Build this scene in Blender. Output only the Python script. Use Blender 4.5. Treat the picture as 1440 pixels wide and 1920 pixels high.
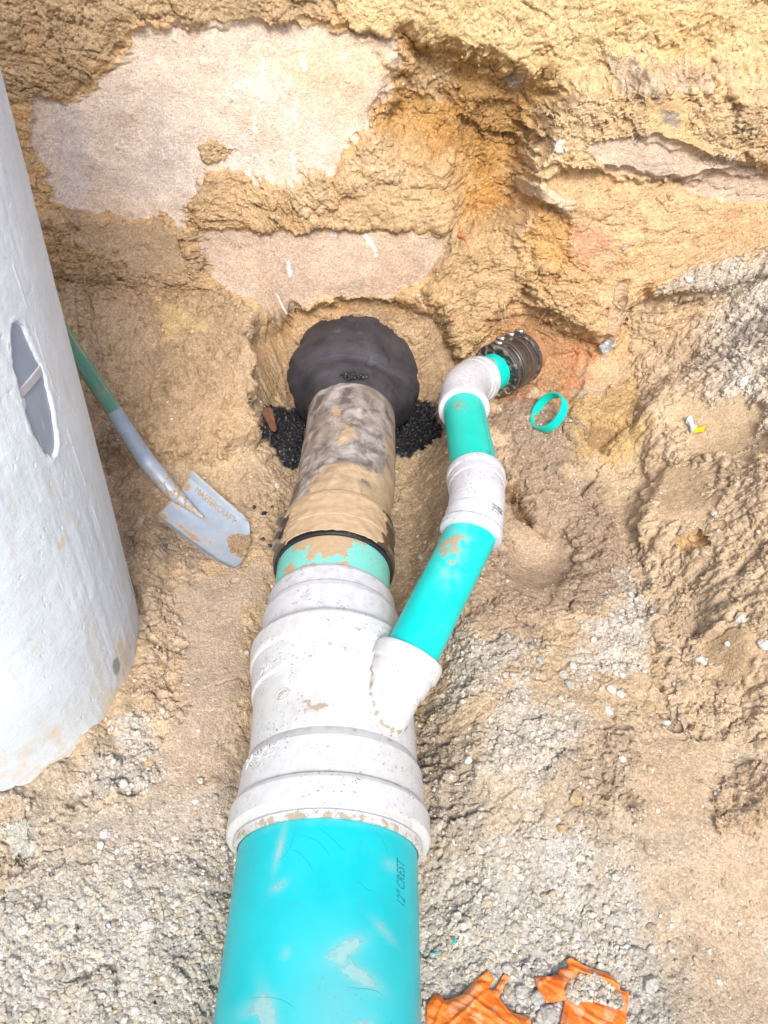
import bpy, bmesh, math
import numpy as np
from mathutils import Vector, Matrix

# ------------------------------------------------------------------ camera, light, exposure
for o in list(bpy.data.objects): bpy.data.objects.remove(o)
sc = bpy.context.scene
def nrm(v):
    v = np.array(v, float); return v / np.linalg.norm(v)
CAM = np.array([0, 0, 1.56])
MW = np.array([[0.99765, -0.05401, -0.0428], [0.00834, 0.70718, -0.70698], [0.06845, 0.70497, 0.70593]])
_y = nrm(MW[1]); _z = nrm(MW[2] - _y * MW[2].dot(_y)); _x = np.cross(_y, _z); MW = np.array([_x, _y, _z])
cd = bpy.data.cameras.new('camera'); cam = bpy.data.objects.new('camera', cd); sc.collection.objects.link(cam)
m4 = np.eye(4); m4[:3, :3] = MW; m4[:3, 3] = CAM
cam.matrix_world = Matrix(m4.tolist())
cd.sensor_fit = 'VERTICAL'; cd.sensor_height = 24.0; cd.lens = 1442 / 1920 * 24.0
cd.clip_start = 0.05; cd.clip_end = 500
sc.camera = cam
w = bpy.data.worlds.new('World'); sc.world = w; w.use_nodes = True
nt = w.node_tree; bg = nt.nodes['Background']
sky = nt.nodes.new('ShaderNodeTexSky'); sky.sky_type = 'NISHITA'; sky.sun_disc = False
SUN_EL, SUN_AZ = math.radians(47), math.radians(176)      # azimuth clockwise from +Y
sky.sun_elevation = SUN_EL; sky.sun_rotation = SUN_AZ; sky.air_density = 1.0; sky.dust_density = 3.0
nt.links.new(sky.outputs[0], bg.inputs[0]); bg.inputs[1].default_value = 0.12
sl = bpy.data.lights.new('sun', 'SUN'); sl.energy = 1.45; sl.angle = math.radians(20); sl.color = (1.0, 0.975, 0.94)
so = bpy.data.objects.new('sun', sl); sc.collection.objects.link(so)
sd = Vector((math.sin(SUN_AZ) * math.cos(SUN_EL), math.cos(SUN_AZ) * math.cos(SUN_EL), math.sin(SUN_EL)))
so.rotation_euler = sd.to_track_quat('Z', 'Y').to_euler()
sc.view_settings.view_transform = 'Standard'; sc.view_settings.look = 'None'
sc.view_settings.exposure = 1.2; sc.view_settings.gamma = 1.0
sc.cycles.max_bounces = 6

# ------------------------------------------------------------------ numpy noise
def ss(x): x = np.clip(x, 0, 1); return x * x * (3 - 2 * x)
def hsh(i, j, k):
    n = (i.astype(np.int64) * 374761393 + j.astype(np.int64) * 668265263 + k * 2246822519) & 0xffffffff
    n = ((n ^ (n >> 13)) * 1274126177) & 0xffffffff
    n = ((n ^ (n >> 16)) * 2654435761) & 0xffffffff
    return (n ^ (n >> 15)) & 0xffffffff
def rnd(i, j, k): return hsh(i, j, k).astype(np.float64) / 4294967295.0
def perlin(x, y, seed=0):
    xi = np.floor(x); yi = np.floor(y); fx = x - xi; fy = y - yi
    xi = xi.astype(np.int64); yi = yi.astype(np.int64)
    u = fx * fx * fx * (fx * (fx * 6 - 15) + 10); v = fy * fy * fy * (fy * (fy * 6 - 15) + 10)
    def g(a, b, dx, dy):
        t = rnd(a, b, seed) * 6.2831853
        return np.cos(t) * dx + np.sin(t) * dy
    a = g(xi, yi, fx, fy); b = g(xi + 1, yi, fx - 1, fy); c = g(xi, yi + 1, fx, fy - 1); d = g(xi + 1, yi + 1, fx - 1, fy - 1)
    return ((a + (b - a) * u) * (1 - v) + (c + (d - c) * u) * v) * 1.5
def fbm(x, y, lam, octv=4, seed=0, gain=.5, ridged=False):
    s = 0; a = 1.; t = 0
    for o in range(octv):
        n = perlin(x / lam + 17.3 * o, y / lam - 9.1 * o, seed + o)
        if ridged: n = 1 - 2 * np.abs(n) * 1.6
        s = s + a * n; t += a; a *= gain; lam /= 2.03
    return s / t
def worley(x, y, lam, seed=0, jit=.9):
    x = x / lam; y = y / lam
    xi = np.floor(x).astype(np.int64); yi = np.floor(y).astype(np.int64)
    f1 = np.full(x.shape, 9.); f2 = np.full(x.shape, 9.); cid = np.zeros(x.shape)
    for a in (-1, 0, 1):
        for b in (-1, 0, 1):
            ci = xi + a; cj = yi + b
            px = ci + .5 + (rnd(ci, cj, seed) - .5) * jit; py = cj + .5 + (rnd(ci, cj, seed + 7) - .5) * jit
            d = np.hypot(px - x, py - y)
            near = d < f1
            f2 = np.where(near, f1, np.minimum(f2, d)); cid = np.where(near, rnd(ci, cj, seed + 13), cid); f1 = np.where(near, d, f1)
    return f1, f2, cid
def chunks(x, y, lam, seed, tilt=1.6):
    """fractured earth: cells with random height and tilt"""
    x = x / lam; y = y / lam; xi = np.floor(x).astype(np.int64); yi = np.floor(y).astype(np.int64)
    f1 = np.full(x.shape, 9.); f2 = f1.copy(); h = np.zeros(x.shape)
    for a in (-1, 0, 1):
        for b in (-1, 0, 1):
            ci = xi + a; cj = yi + b; dx = x - (ci + .5 + (rnd(ci, cj, seed) - .5) * .95); dy = y - (cj + .5 + (rnd(ci, cj, seed + 7) - .5) * .95)
            d = np.hypot(dx, dy) * (.75 + .5 * rnd(ci, cj, seed + 3)); near = d < f1
            hc = (rnd(ci, cj, seed + 13) - .5) + tilt * ((rnd(ci, cj, seed + 17) - .5) * dx + (rnd(ci, cj, seed + 19) - .5) * dy)
            f2 = np.where(near, f1, np.minimum(f2, d)); h = np.where(near, hc, h); f1 = np.where(near, d, f1)
    return h, f1, f2
def polydist(px, py, poly):
    """signed distance, positive inside"""
    d = np.full(px.shape, 1e9); ins = np.zeros(px.shape, bool); n = len(poly)
    for k in range(n):
        ax, ay = poly[k]; bx, by = poly[(k + 1) % n]
        ex, ey = bx - ax, by - ay; wx = px - ax; wy = py - ay
        t = np.clip((wx * ex + wy * ey) / (ex * ex + ey * ey + 1e-12), 0, 1)
        d = np.minimum(d, (wx - ex * t) ** 2 + (wy - ey * t) ** 2)
        c = ((ay <= py) & (by > py)) | ((by <= py) & (ay > py))
        ins ^= c & (px < ax + (py - ay) * ex / (ey if abs(ey) > 1e-12 else 1e-12))
    d = np.sqrt(d); return np.where(ins, d, -d)

# ------------------------------------------------------------------ shape of the excavation
#@@MACRO
_vt = np.arange(-14, 44, .004)
_phi = np.radians(79) * (ss((_vt - 1.93) / .22) - ss((_vt - 3.78) / .12))
_dY = np.cos(_phi) * .004; _dZ = np.sin(_phi) * .004
_Yt = np.cumsum(_dY); _Zt = np.cumsum(_dZ); _i0 = np.searchsorted(_vt, 0.); _Yt -= _Yt[_i0]; _Zt -= _Zt[_i0]
ZTOP = _Zt[-1]
def local(X, Y):
    near = ss((1.0 - Y) / .7)
    wob = .05 * np.sin(Y * 7 + 1) + .03 * np.sin(Y * 17)
    F = (.60 - .33 * near) * ss((X - (.72 + .12 * near) - wob * .5) / .8)
    F = F + .06 * ss((X - .80 - wob) / .05) * ss((Y - .85) / .15) * (1 - ss((Y - 1.75) / .2))
    F = F + .13 * ss((X - .16) / .15) * ss((Y - .35) / .5)
    F = F + .07 * ss((Y - 1.55) / .35) * ss((X - .22) / .2)
    F = F + .30 * ss((Y - 1.45) / .6) * ss((-.18 - X) / .16)
    F = F + .035 * ss((-.14 - X) / .12)
    F = F + .03 * np.exp(-((X + .70) ** 2 + (Y - .56) ** 2) / .17 ** 2)
    F = F - .08 * np.exp(-((X - .50) ** 2 + (Y - 1.36) ** 2) / .12 ** 2)
    F = F + .018 * np.exp(-((np.hypot(X + .872, Y - .993) - .41) / .035) ** 2) * (1 + .6 * np.sin(X * 60 + Y * 41))
    F = F - .03 * np.exp(-((X) ** 2) / .14 ** 2)
    return F
def macro(u, v):
    Y = np.interp(v, _vt, _Yt); Z = np.interp(v, _vt, _Zt)
    F = local(u, Y) * np.clip(1 - Z / .95, 0, 1)
    Z = Z + F
    r = np.maximum(np.maximum(ss((-1.35 - u) / 1.0), ss((u - 1.75) / 1.2)), ss((-1.0 - v) / 1.4))
    Z = Z + (ZTOP - Z) * r * (Z < ZTOP)
    return np.stack([u + 0 * v, Y + 0 * u, Z], -1)
#@@END

PATCHES = [  # outline on the soil sheet (m), edge mm, warp mm, offset mm, colour, alpha, looseness, gravel; positions here through LENS were projected from image pixels
    ([(-0.148,3.18),(-0.079,3.185),(-0.009,3.189),(0.06,3.194),(0.13,3.199),(0.199,3.204),(0.269,3.209),(0.339,3.214),(0.408,3.218),(0.478,3.223),(0.548,3.228),(0.617,3.233),(0.687,3.238),(0.757,3.242),(0.827,3.247),(0.897,3.252),(0.966,3.257),(1.036,3.262),(1.172,2.679),(0.449,2.763),(0.418,2.849),(0.388,2.932),(0.358,3.008),(0.285,3.024),(0.214,3.04),(0.143,3.055),(0.072,3.069),(0.022,3.076),(-0.029,3.083),(-0.079,3.09),(-0.114,3.135)],12,25,18,(225,193,134),0.9,0.5,0),
    ([(-1.013,3.12),(-0.096,3.183),(-0.094,3.141),(-0.092,3.097),(-0.158,3.09),(-0.224,3.083),(-0.289,3.076),(-0.355,3.069),(-0.421,3.062),(-0.487,3.055),(-0.553,3.048),(-0.619,3.041),(-0.664,3.002),(-0.709,2.947),(-0.755,2.886),(-0.801,2.823),(-0.862,2.808),(-0.922,2.792),(-0.992,2.813),(-1.062,2.834)],12,20,12,(193,162,119),0.9,0.75,0),
    ([(-0.901,2.794),(-0.838,2.803),(-0.775,2.811),(-0.734,2.864),(-0.693,2.916),(-0.654,2.967),(-0.617,3.036),(-0.55,3.05),(-0.482,3.065),(-0.415,3.079),(-0.351,3.078),(-0.286,3.076),(-0.222,3.075),(-0.157,3.073),(-0.092,3.072),(-0.027,3.073),(0.038,3.075),(0.072,3.024),(0.06,2.981),(0.048,2.938),(0.018,2.906),(-0.012,2.872),(-0.046,2.835),(-0.081,2.795),(-0.116,2.745),(-0.186,2.717),(-0.256,2.637),(-0.314,2.548),(-0.357,2.612),(-0.429,2.608),(-0.46,2.544),(-0.492,2.479),(-0.509,2.419),(-0.526,2.358),(-0.584,2.406),(-0.66,2.377),(-0.732,2.402),(-0.778,2.392),(-0.823,2.382),(-0.879,2.419),(-0.891,2.49),(-0.902,2.56),(-0.912,2.639),(-0.923,2.716)],9,22,-9,(228,206,184),0.97,0.1,0),
    ([(-0.874,2.788),(-0.825,2.793),(-0.776,2.798),(-0.769,2.698),(-0.763,2.595),(-0.783,2.522),(-0.803,2.447),(-0.837,2.475),(-0.871,2.502),(-0.872,2.6),(-0.873,2.695)],25,10,0,(215,201,195),0.7,0.1,0),
    ([(-0.227,3.062),(-0.163,3.064),(-0.098,3.066),(-0.033,3.067),(0.031,3.069),(0.056,3.011),(0.011,2.968),(-0.036,2.924),(-0.084,2.879),(-0.142,2.887),(-0.199,2.892),(-0.209,2.951),(-0.218,3.008)],25,20,0,(232,203,166),0.6,0.15,0),
    ([(-0.622,2.804),(-0.546,2.824),(-0.47,2.845),(-0.395,2.865),(-0.368,2.792),(-0.341,2.717),(-0.313,2.652),(-0.381,2.579),(-0.451,2.517),(-0.522,2.454),(-0.579,2.501),(-0.636,2.547),(-0.631,2.635),(-0.626,2.721)],25,20,0,(228,210,195),0.6,0.08,0),
    ([(-0.471,2.674),(-0.42,2.699),(-0.37,2.675),(-0.385,2.639),(-0.444,2.623)],6,10,8,(204,173,124),0.95,0.7,0),
    ([(-0.386,2.609),(-0.35,2.569),(-0.314,2.542),(-0.246,2.649),(-0.178,2.715),(-0.109,2.739),(-0.071,2.781),(-0.033,2.822),(0.003,2.861),(0.078,2.839),(0.153,2.816),(0.229,2.781),(0.242,2.715),(0.255,2.645),(0.268,2.57),(0.185,2.608),(0.101,2.61),(0.016,2.608),(-0.068,2.6),(-0.153,2.587),(-0.236,2.527),(-0.316,2.388),(-0.398,2.363),(-0.481,2.354),(-0.484,2.458),(-0.46,2.513),(-0.438,2.567)],4,8,16,(210,174,124),0.9,0.5,0),
    ([(-0.328,2.55),(-0.256,2.651),(-0.183,2.724),(-0.109,2.745),(-0.052,2.798),(0.004,2.848),(0.037,2.798),(0.07,2.745),(0.003,2.711),(-0.066,2.672),(-0.136,2.63),(-0.197,2.624),(-0.256,2.566),(-0.314,2.491)],20,15,12,(217,185,140),0.6,0.7,0),
    ([(-0.481,2.345),(-0.4,2.353),(-0.32,2.373),(-0.242,2.509),(-0.161,2.577),(-0.078,2.589),(0.004,2.598),(0.087,2.599),(0.169,2.599),(0.251,2.567),(0.25,2.506),(0.219,2.485),(0.188,2.46),(0.143,2.438),(0.097,2.41),(0.021,2.408),(-0.055,2.399),(-0.13,2.384),(-0.175,2.34),(-0.219,2.257),(-0.258,2.147),(-0.287,2.102),(-0.316,2.076),(-0.371,2.083),(-0.426,2.11),(-0.448,2.165),(-0.47,2.22),(-0.475,2.283)],6,9,-4,(212,184,159),0.95,0.13,0),
    ([(0.075,3.066),(0.144,3.05),(0.214,3.034),(0.286,3.018),(0.359,3.002),(0.418,2.989),(0.477,2.973),(0.451,2.909),(0.423,2.844),(0.412,2.76),(0.425,2.692),(0.437,2.623),(0.406,2.566),(0.375,2.513),(0.321,2.533),(0.269,2.564),(0.255,2.642),(0.242,2.714),(0.229,2.781),(0.163,2.816),(0.097,2.84),(0.032,2.862),(0.046,2.909),(0.059,2.955),(0.071,3.0),(0.073,3.033)],70,20,-105,(184,142,82),0.9,0.55,0),  # wall recess: its ochre is painted darker to deepen the shade
    ([(0.083,3.025),(0.136,3.02),(0.189,3.014),(0.237,2.96),(0.197,2.94),(0.157,2.92),(0.119,2.936),(0.082,2.952),(0.083,2.989)],15,15,14,(201,168,121),0.8,0.7,0),
    ([(0.283,2.933),(0.326,2.926),(0.37,2.921),(0.394,2.874),(0.418,2.827),(0.415,2.768),(0.411,2.708),(0.359,2.709),(0.308,2.713),(0.279,2.775),(0.252,2.834),(0.267,2.882)],30,16,-25,(176,134,76),0.7,0.6,0),
    ([(0.262,2.989),(0.313,2.978),(0.364,2.967),(0.396,2.938),(0.429,2.909),(0.417,2.86),(0.406,2.809),(0.349,2.825),(0.293,2.842),(0.267,2.882),(0.242,2.92)],20,15,10,(176,140,92),0.7,0.9,0),
    ([(-0.942,2.37),(-0.883,2.374),(-0.823,2.378),(-0.769,2.376),(-0.714,2.374),(-0.66,2.373),(-0.593,2.362),(-0.526,2.351),(-0.484,2.347),(-0.478,2.284),(-0.473,2.219),(-0.45,2.159),(-0.426,2.099),(-0.377,2.047),(-0.327,2.007),(-0.318,1.941),(-0.31,1.881),(-0.302,1.826),(-0.295,1.771),(-0.288,1.716),(-0.34,1.661),(-0.394,1.626),(-0.469,1.627),(-0.543,1.629),(-0.617,1.63),(-0.692,1.632),(-0.765,1.633),(-0.801,1.696),(-0.836,1.756),(-0.871,1.818),(-0.908,1.882),(-0.949,1.956),(-0.965,2.043),(-0.964,2.148),(-0.953,2.261)],14,14,45,(199,165,122),0.9,0.65,0),
    ([(-0.809,2.373),(-0.739,2.366),(-0.668,2.36),(-0.597,2.353),(-0.526,2.347),(-0.5,2.239),(-0.548,2.178),(-0.597,2.116),(-0.646,2.157),(-0.695,2.197),(-0.743,2.237),(-0.779,2.267),(-0.815,2.296)],10,12,-10,(190,159,121),0.9,0.1,0),
    ([(-0.591,2.008),(-0.535,2.007),(-0.479,2.007),(-0.458,1.941),(-0.503,1.93),(-0.547,1.919),(-0.569,1.962)],14,12,0,(224,188,124),0.8,0.5,0),
    ([(-0.814,1.966),(-0.763,1.992),(-0.711,2.02),(-0.657,2.048),(-0.626,1.968),(-0.595,1.896),(-0.567,1.834),(-0.614,1.805),(-0.66,1.778),(-0.707,1.75),(-0.732,1.799),(-0.757,1.85),(-0.784,1.904)],30,20,0,(208,177,137),0.6,0.5,0),
    ([(-0.321,1.975),(-0.258,2.142),(-0.195,2.31),(-0.13,2.353),(-0.065,2.382),(0.017,2.392),(0.098,2.392),(0.161,2.372),(0.223,2.323),(0.252,2.248),(0.281,2.165),(0.3,2.07),(0.313,1.984),(0.292,1.898),(0.273,1.823),(0.234,1.846),(0.192,1.86),(0.11,1.884),(0.025,1.891),(-0.06,1.879),(-0.142,1.854),(-0.217,1.782),(-0.283,1.697),(-0.292,1.758),(-0.301,1.816),(-0.307,1.865),(-0.313,1.917)],34,12,-45,(191,159,119),0.9,0.5,0),
    ([(-0.283,2.014),(-0.258,2.138),(-0.178,2.318),(-0.097,2.37),(-0.032,2.383),(0.033,2.39),(0.098,2.392),(0.149,2.371),(0.199,2.337),(0.185,2.324),(0.11,2.349),(0.034,2.367),(-0.047,2.353),(-0.129,2.331),(-0.174,2.278),(-0.218,2.184),(-0.238,2.081),(-0.251,1.988),(-0.267,2.001)],14,12,0,(192,152,103),0.6,0.3,0),
    ([(0.252,2.554),(0.316,2.547),(0.379,2.561),(0.442,2.587),(0.454,2.515),(0.466,2.44),(0.479,2.364),(0.444,2.296),(0.407,2.228),(0.393,2.172),(0.379,2.117),(0.328,2.057),(0.289,2.157),(0.271,2.245),(0.252,2.329),(0.191,2.426),(0.212,2.47),(0.233,2.512)],25,12,42,(198,164,113),0.85,0.5,0),
    ([(0.479,2.979),(0.518,2.995),(0.556,3.009),(0.625,3.02),(0.693,3.031),(0.762,3.041),(0.83,3.052),(0.898,3.063),(0.965,3.074),(1.033,3.084),(1.1,3.095),(1.22,2.066),(0.826,2.324),(0.812,2.26),(0.798,2.196),(0.784,2.13),(0.703,2.178),(0.623,2.214),(0.569,2.245),(0.515,2.277),(0.492,2.36),(0.469,2.44),(0.452,2.514),(0.434,2.586),(0.427,2.675),(0.42,2.76),(0.44,2.835),(0.46,2.908)],26,14,84,(219,179,130),0.6,0.4,0),
    ([(0.482,2.961),(0.458,2.918),(0.434,2.874),(0.41,2.81),(0.427,2.761),(0.456,2.712),(0.526,2.744),(0.596,2.775),(0.673,2.765),(0.75,2.752),(0.827,2.73),(0.896,2.738),(0.965,2.743),(1.033,2.744),(1.099,2.745),(1.166,2.745),(1.136,2.999),(0.69,3.043),(0.639,3.022),(0.587,3.001),(0.535,2.983)],24,16,30,(216,185,136),0.7,0.9,0.08),
    ([(0.564,2.836),(0.618,2.85),(0.672,2.864),(0.726,2.877),(0.789,2.855),(0.852,2.828),(0.915,2.793),(0.983,2.759),(1.05,2.714),(1.116,2.654),(1.18,2.577),(1.192,2.429),(0.828,2.727),(0.762,2.743),(0.695,2.752),(0.629,2.757),(0.596,2.797)],7,9,-10,(205,180,155),0.9,0.08,0),
    ([(0.658,3.003),(0.715,3.004),(0.772,3.005),(0.791,2.951),(0.811,2.889),(0.863,2.845),(0.915,2.793),(0.841,2.831),(0.768,2.86),(0.695,2.883),(0.676,2.946)],6,8,14,(210,176,119),0.8,0.12,0),
    ([(0.719,2.956),(0.771,2.945),(0.787,2.902),(0.741,2.911)],6,4,0,(157,144,132),0.8,0.1,0),
    ([(0.347,3.007),(0.398,3.008),(0.401,2.957),(0.369,2.952)],6,6,6,(179,157,141),0.9,0.2,0),
    ([(0.452,2.846),(0.502,2.854),(0.503,2.801),(0.458,2.805)],8,6,0,(223,209,195),0.8,0.2,0),
    ([(0.405,2.708),(0.472,2.705),(0.513,2.679),(0.555,2.654),(0.545,2.621),(0.48,2.637),(0.415,2.653)],4,5,28,(221,197,161),0.9,0.3,0),
    ([(0.574,3.059),(0.647,3.064),(0.721,3.069),(0.795,3.074),(0.826,3.015),(0.761,3.009),(0.696,3.002),(0.631,2.995),(0.602,3.027)],12,14,10,(197,174,150),0.6,1,0.25),
    ([(0.882,3.068),(0.955,3.077),(1.027,3.086),(1.1,3.095),(1.18,2.577),(1.004,2.753),(0.962,2.847),(0.919,2.926),(0.901,3.008)],15,20,20,(210,174,128),0.6,1,0.05),
    ([(0.554,2.542),(0.586,2.572),(0.617,2.602),(0.683,2.534),(0.68,2.458),(0.605,2.433),(0.579,2.488)],16,14,0,(214,155,113),0.85,0.4,0),
    ([(0.444,2.632),(0.504,2.615),(0.564,2.597),(0.574,2.534),(0.584,2.469),(0.554,2.399),(0.524,2.328),(0.496,2.385),(0.469,2.44),(0.456,2.538)],16,12,-14,(198,155,92),0.8,0.5,0),
    ([(0.477,2.441),(0.55,2.428),(0.624,2.415),(0.673,2.36),(0.723,2.303),(0.698,2.261),(0.672,2.218),(0.623,2.216),(0.573,2.214),(0.527,2.249),(0.482,2.284),(0.479,2.364)],26,12,16,(206,168,113),0.8,0.6,0),
    ([(0.741,2.383),(0.765,2.38),(0.771,2.299),(0.777,2.216),(0.784,2.13),(0.735,2.137),(0.737,2.221),(0.739,2.303)],8,4,-10,(201,168,132),0.8,0.1,0),
    ([(0.37,2.207),(0.438,2.209),(0.506,2.221),(0.568,2.194),(0.63,2.168),(0.716,2.132),(0.715,2.074),(0.707,2.017),(0.663,1.915),(0.62,1.82),(0.583,1.874),(0.547,1.94),(0.508,2.001),(0.466,2.065),(0.418,2.129)],22,10,-16,(183,140,100),0.9,0.5,0),
    ([(0.666,2.128),(0.722,2.137),(0.713,2.075),(0.697,2.016),(0.665,1.929),(0.632,1.841),(0.62,1.911),(0.654,2.031)],20,16,0,(204,139,99),0.6,0.5,0),
    ([(0.414,1.879),(0.475,1.917),(0.537,1.957),(0.534,1.866),(0.535,1.794),(0.478,1.762),(0.421,1.732),(0.417,1.8)],12,12,0,(159,110,79),0.8,0.7,0),
    ([(0.639,1.863),(0.719,1.921),(0.799,1.974),(0.866,1.992),(0.863,1.865),(0.842,1.709),(0.818,1.687),(0.782,1.641),(0.726,1.663),(0.666,1.677),(0.605,1.691),(0.62,1.772)],20,20,10,(200,166,111),0.8,0.5,0),
    ([(0.695,1.802),(0.744,1.795),(0.788,1.779),(0.754,1.744),(0.719,1.705),(0.66,1.744)],6,8,-45,(156,124,88),0.8,0.3,0),
    ([(0.414,1.879),(0.484,1.85),(0.554,1.825),(0.623,1.8),(0.632,1.728),(0.64,1.658),(0.57,1.608),(0.501,1.558),(0.463,1.601),(0.425,1.643),(0.421,1.717),(0.416,1.792)],18,15,0,(164,139,113),0.85,0.7,0.03),
    ([(0.423,1.625),(0.502,1.625),(0.581,1.624),(0.659,1.623),(0.69,1.56),(0.716,1.492),(0.734,1.413),(0.724,1.342),(0.71,1.265),(0.695,1.189),(0.627,1.155),(0.561,1.12),(0.497,1.087),(0.434,1.055),(0.372,1.049),(0.309,1.043),(0.255,1.066),(0.271,1.119),(0.289,1.177),(0.31,1.246),(0.334,1.331),(0.365,1.433),(0.394,1.527)],20,18,0,(177,150,121),0.9,0.6,0.01),
    ([(0.441,1.415),(0.513,1.433),(0.578,1.431),(0.588,1.381),(0.591,1.318),(0.531,1.235),(0.473,1.153),(0.439,1.181),(0.403,1.21),(0.427,1.326)],14,12,-8,(192,164,132),0.8,0.05,0),
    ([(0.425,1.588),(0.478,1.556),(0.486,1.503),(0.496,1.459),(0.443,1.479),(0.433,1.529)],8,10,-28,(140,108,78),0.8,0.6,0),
    ([(0.818,2.286),(0.876,2.319),(0.933,2.346),(0.993,2.316),(1.052,2.277),(1.109,2.23),(1.165,2.174),(1.217,2.115),(0.938,0.797),(0.73,0.807),(0.726,0.865),(0.724,0.928),(0.722,0.995),(0.719,1.066),(0.717,1.141),(0.73,1.225),(0.742,1.31),(0.743,1.38),(0.767,1.496),(0.808,1.597),(0.828,1.658),(0.842,1.709),(0.862,1.867),(0.862,1.994),(0.835,2.093),(0.827,2.189)],14,22,8,(208,179,141),0.85,0.8,0.03),
    ([(0.903,2.322),(0.959,2.314),(1.014,2.3),(1.066,2.28),(1.12,2.22),(1.171,2.152),(1.219,2.088),(1.133,1.73),(1.091,2.06),(1.028,2.161),(0.958,2.265)],20,14,8,(217,208,192),0.8,0.8,0.7),
    ([(1.046,2.035),(1.101,1.961),(1.108,1.822),(1.133,1.73),(1.057,1.433),(0.968,1.764),(1.011,1.882),(1.039,1.976)],30,20,0,(217,206,190),0.7,0.8,0.45),
    ([(0.901,1.775),(0.954,1.721),(1.005,1.67),(1.05,1.619),(1.024,1.535),(0.987,1.439),(0.96,1.493),(0.928,1.549),(0.887,1.595),(0.894,1.684)],16,16,-6,(212,181,137),0.9,0.12,0),
    ([(0.819,1.625),(0.847,1.574),(0.889,1.555),(0.927,1.532),(0.905,1.42),(0.898,1.339),(0.857,1.338),(0.813,1.333),(0.773,1.337),(0.77,1.396),(0.798,1.516)],16,16,0,(210,177,133),0.7,0.25,0),
    ([(0.809,1.309),(0.853,1.313),(0.868,1.27),(0.829,1.268)],5,6,-22,(201,161,108),0.8,0.3,0),
    ([(0.809,1.072),(0.84,1.034),(0.867,0.994),(0.906,0.973),(0.904,0.937),(0.904,0.902),(0.872,0.921),(0.841,0.944),(0.803,0.96),(0.805,1.014)],20,20,0,(206,172,128),0.8,0.3,0),
    ([(0.57,0.802),(0.63,0.805),(0.69,0.807),(0.751,0.81),(0.809,0.81),(0.803,0.761),(0.798,0.715),(0.766,0.69),(0.733,0.664),(0.7,0.638),(0.658,0.643),(0.616,0.648),(0.573,0.652),(0.571,0.699),(0.57,0.749)],30,14,6,(201,172,135),0.9,0.08,0),
    ([(0.345,0.909),(0.394,0.899),(0.443,0.888),(0.492,0.877),(0.499,0.831),(0.507,0.788),(0.456,0.755),(0.406,0.723),(0.363,0.724),(0.32,0.724),(0.326,0.779),(0.335,0.84)],14,16,0,(203,194,179),0.8,0.5,0.7),
    ([(0.719,1.295),(0.721,1.216),(0.723,1.142),(0.698,1.062),(0.675,0.988),(0.621,0.975),(0.568,0.962),(0.516,0.949),(0.545,1.016),(0.577,1.086),(0.619,1.136),(0.662,1.188),(0.69,1.241)],12,14,0,(203,194,179),0.8,0.5,0.6),
    ([(0.256,1.088),(0.31,1.053),(0.371,1.046),(0.432,1.04),(0.4,0.973),(0.347,0.932),(0.298,0.893),(0.256,0.876),(0.211,0.889),(0.222,0.937),(0.233,0.986),(0.244,1.036)],14,14,0,(183,175,163),0.8,0.6,0.7),
    ([(0.504,0.811),(0.567,0.813),(0.629,0.816),(0.62,0.764),(0.613,0.717),(0.608,0.672),(0.556,0.658),(0.504,0.644),(0.454,0.63),(0.453,0.664),(0.452,0.698),(0.451,0.734),(0.477,0.771)],12,14,0,(190,164,133),0.7,1,0.1),
    ([(0.454,0.63),(0.496,0.626),(0.538,0.621),(0.58,0.616),(0.56,0.571),(0.539,0.527),(0.489,0.543),(0.438,0.559),(0.446,0.594)],14,14,4,(199,175,143),0.8,0.15,0.02),
    ([(0.167,0.915),(0.213,0.861),(0.254,0.804),(0.295,0.761),(0.298,0.713),(0.302,0.669),(0.306,0.626),(0.266,0.606),(0.227,0.588),(0.186,0.568),(0.183,0.619),(0.18,0.672),(0.177,0.728),(0.174,0.787),(0.171,0.849)],16,16,0,(174,159,139),0.8,0.7,0.35),
    ([(0.161,0.57),(0.207,0.581),(0.251,0.589),(0.295,0.598),(0.342,0.613),(0.39,0.628),(0.439,0.612),(0.488,0.596),(0.537,0.58),(0.585,0.563),(0.592,0.517),(0.597,0.472),(0.602,0.427),(0.605,0.383),(0.605,0.339),(0.606,0.297),(0.156,0.289)],25,20,0,(195,187,174),0.85,0.5,0.75),
    ([(0.165,0.511),(0.218,0.504),(0.271,0.498),(0.324,0.494),(0.379,0.492),(0.433,0.49),(0.447,0.454),(0.459,0.418),(0.471,0.383),(0.463,0.337),(0.455,0.294),(0.16,0.289)],25,20,0,(195,190,179),0.7,0.5,0.95),
    ([(0.43,0.594),(0.468,0.608),(0.506,0.623),(0.513,0.579),(0.479,0.552),(0.446,0.525),(0.438,0.559)],10,12,0,(209,203,195),0.8,0.5,0.8),
    ([(0.599,0.599),(0.648,0.626),(0.698,0.654),(0.749,0.682),(0.799,0.709),(0.846,0.734),(0.891,0.756),(0.933,0.776),(0.835,0.302),(0.634,0.298)],60,22,6,(204,175,139),0.85,0.2,0.06),
    ([(0.756,0.715),(0.799,0.735),(0.839,0.752),(0.878,0.768),(0.895,0.723),(0.914,0.681),(0.854,0.636),(0.811,0.639),(0.765,0.64),(0.761,0.677)],12,14,8,(194,163,126),0.7,1,0.05),
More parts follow.
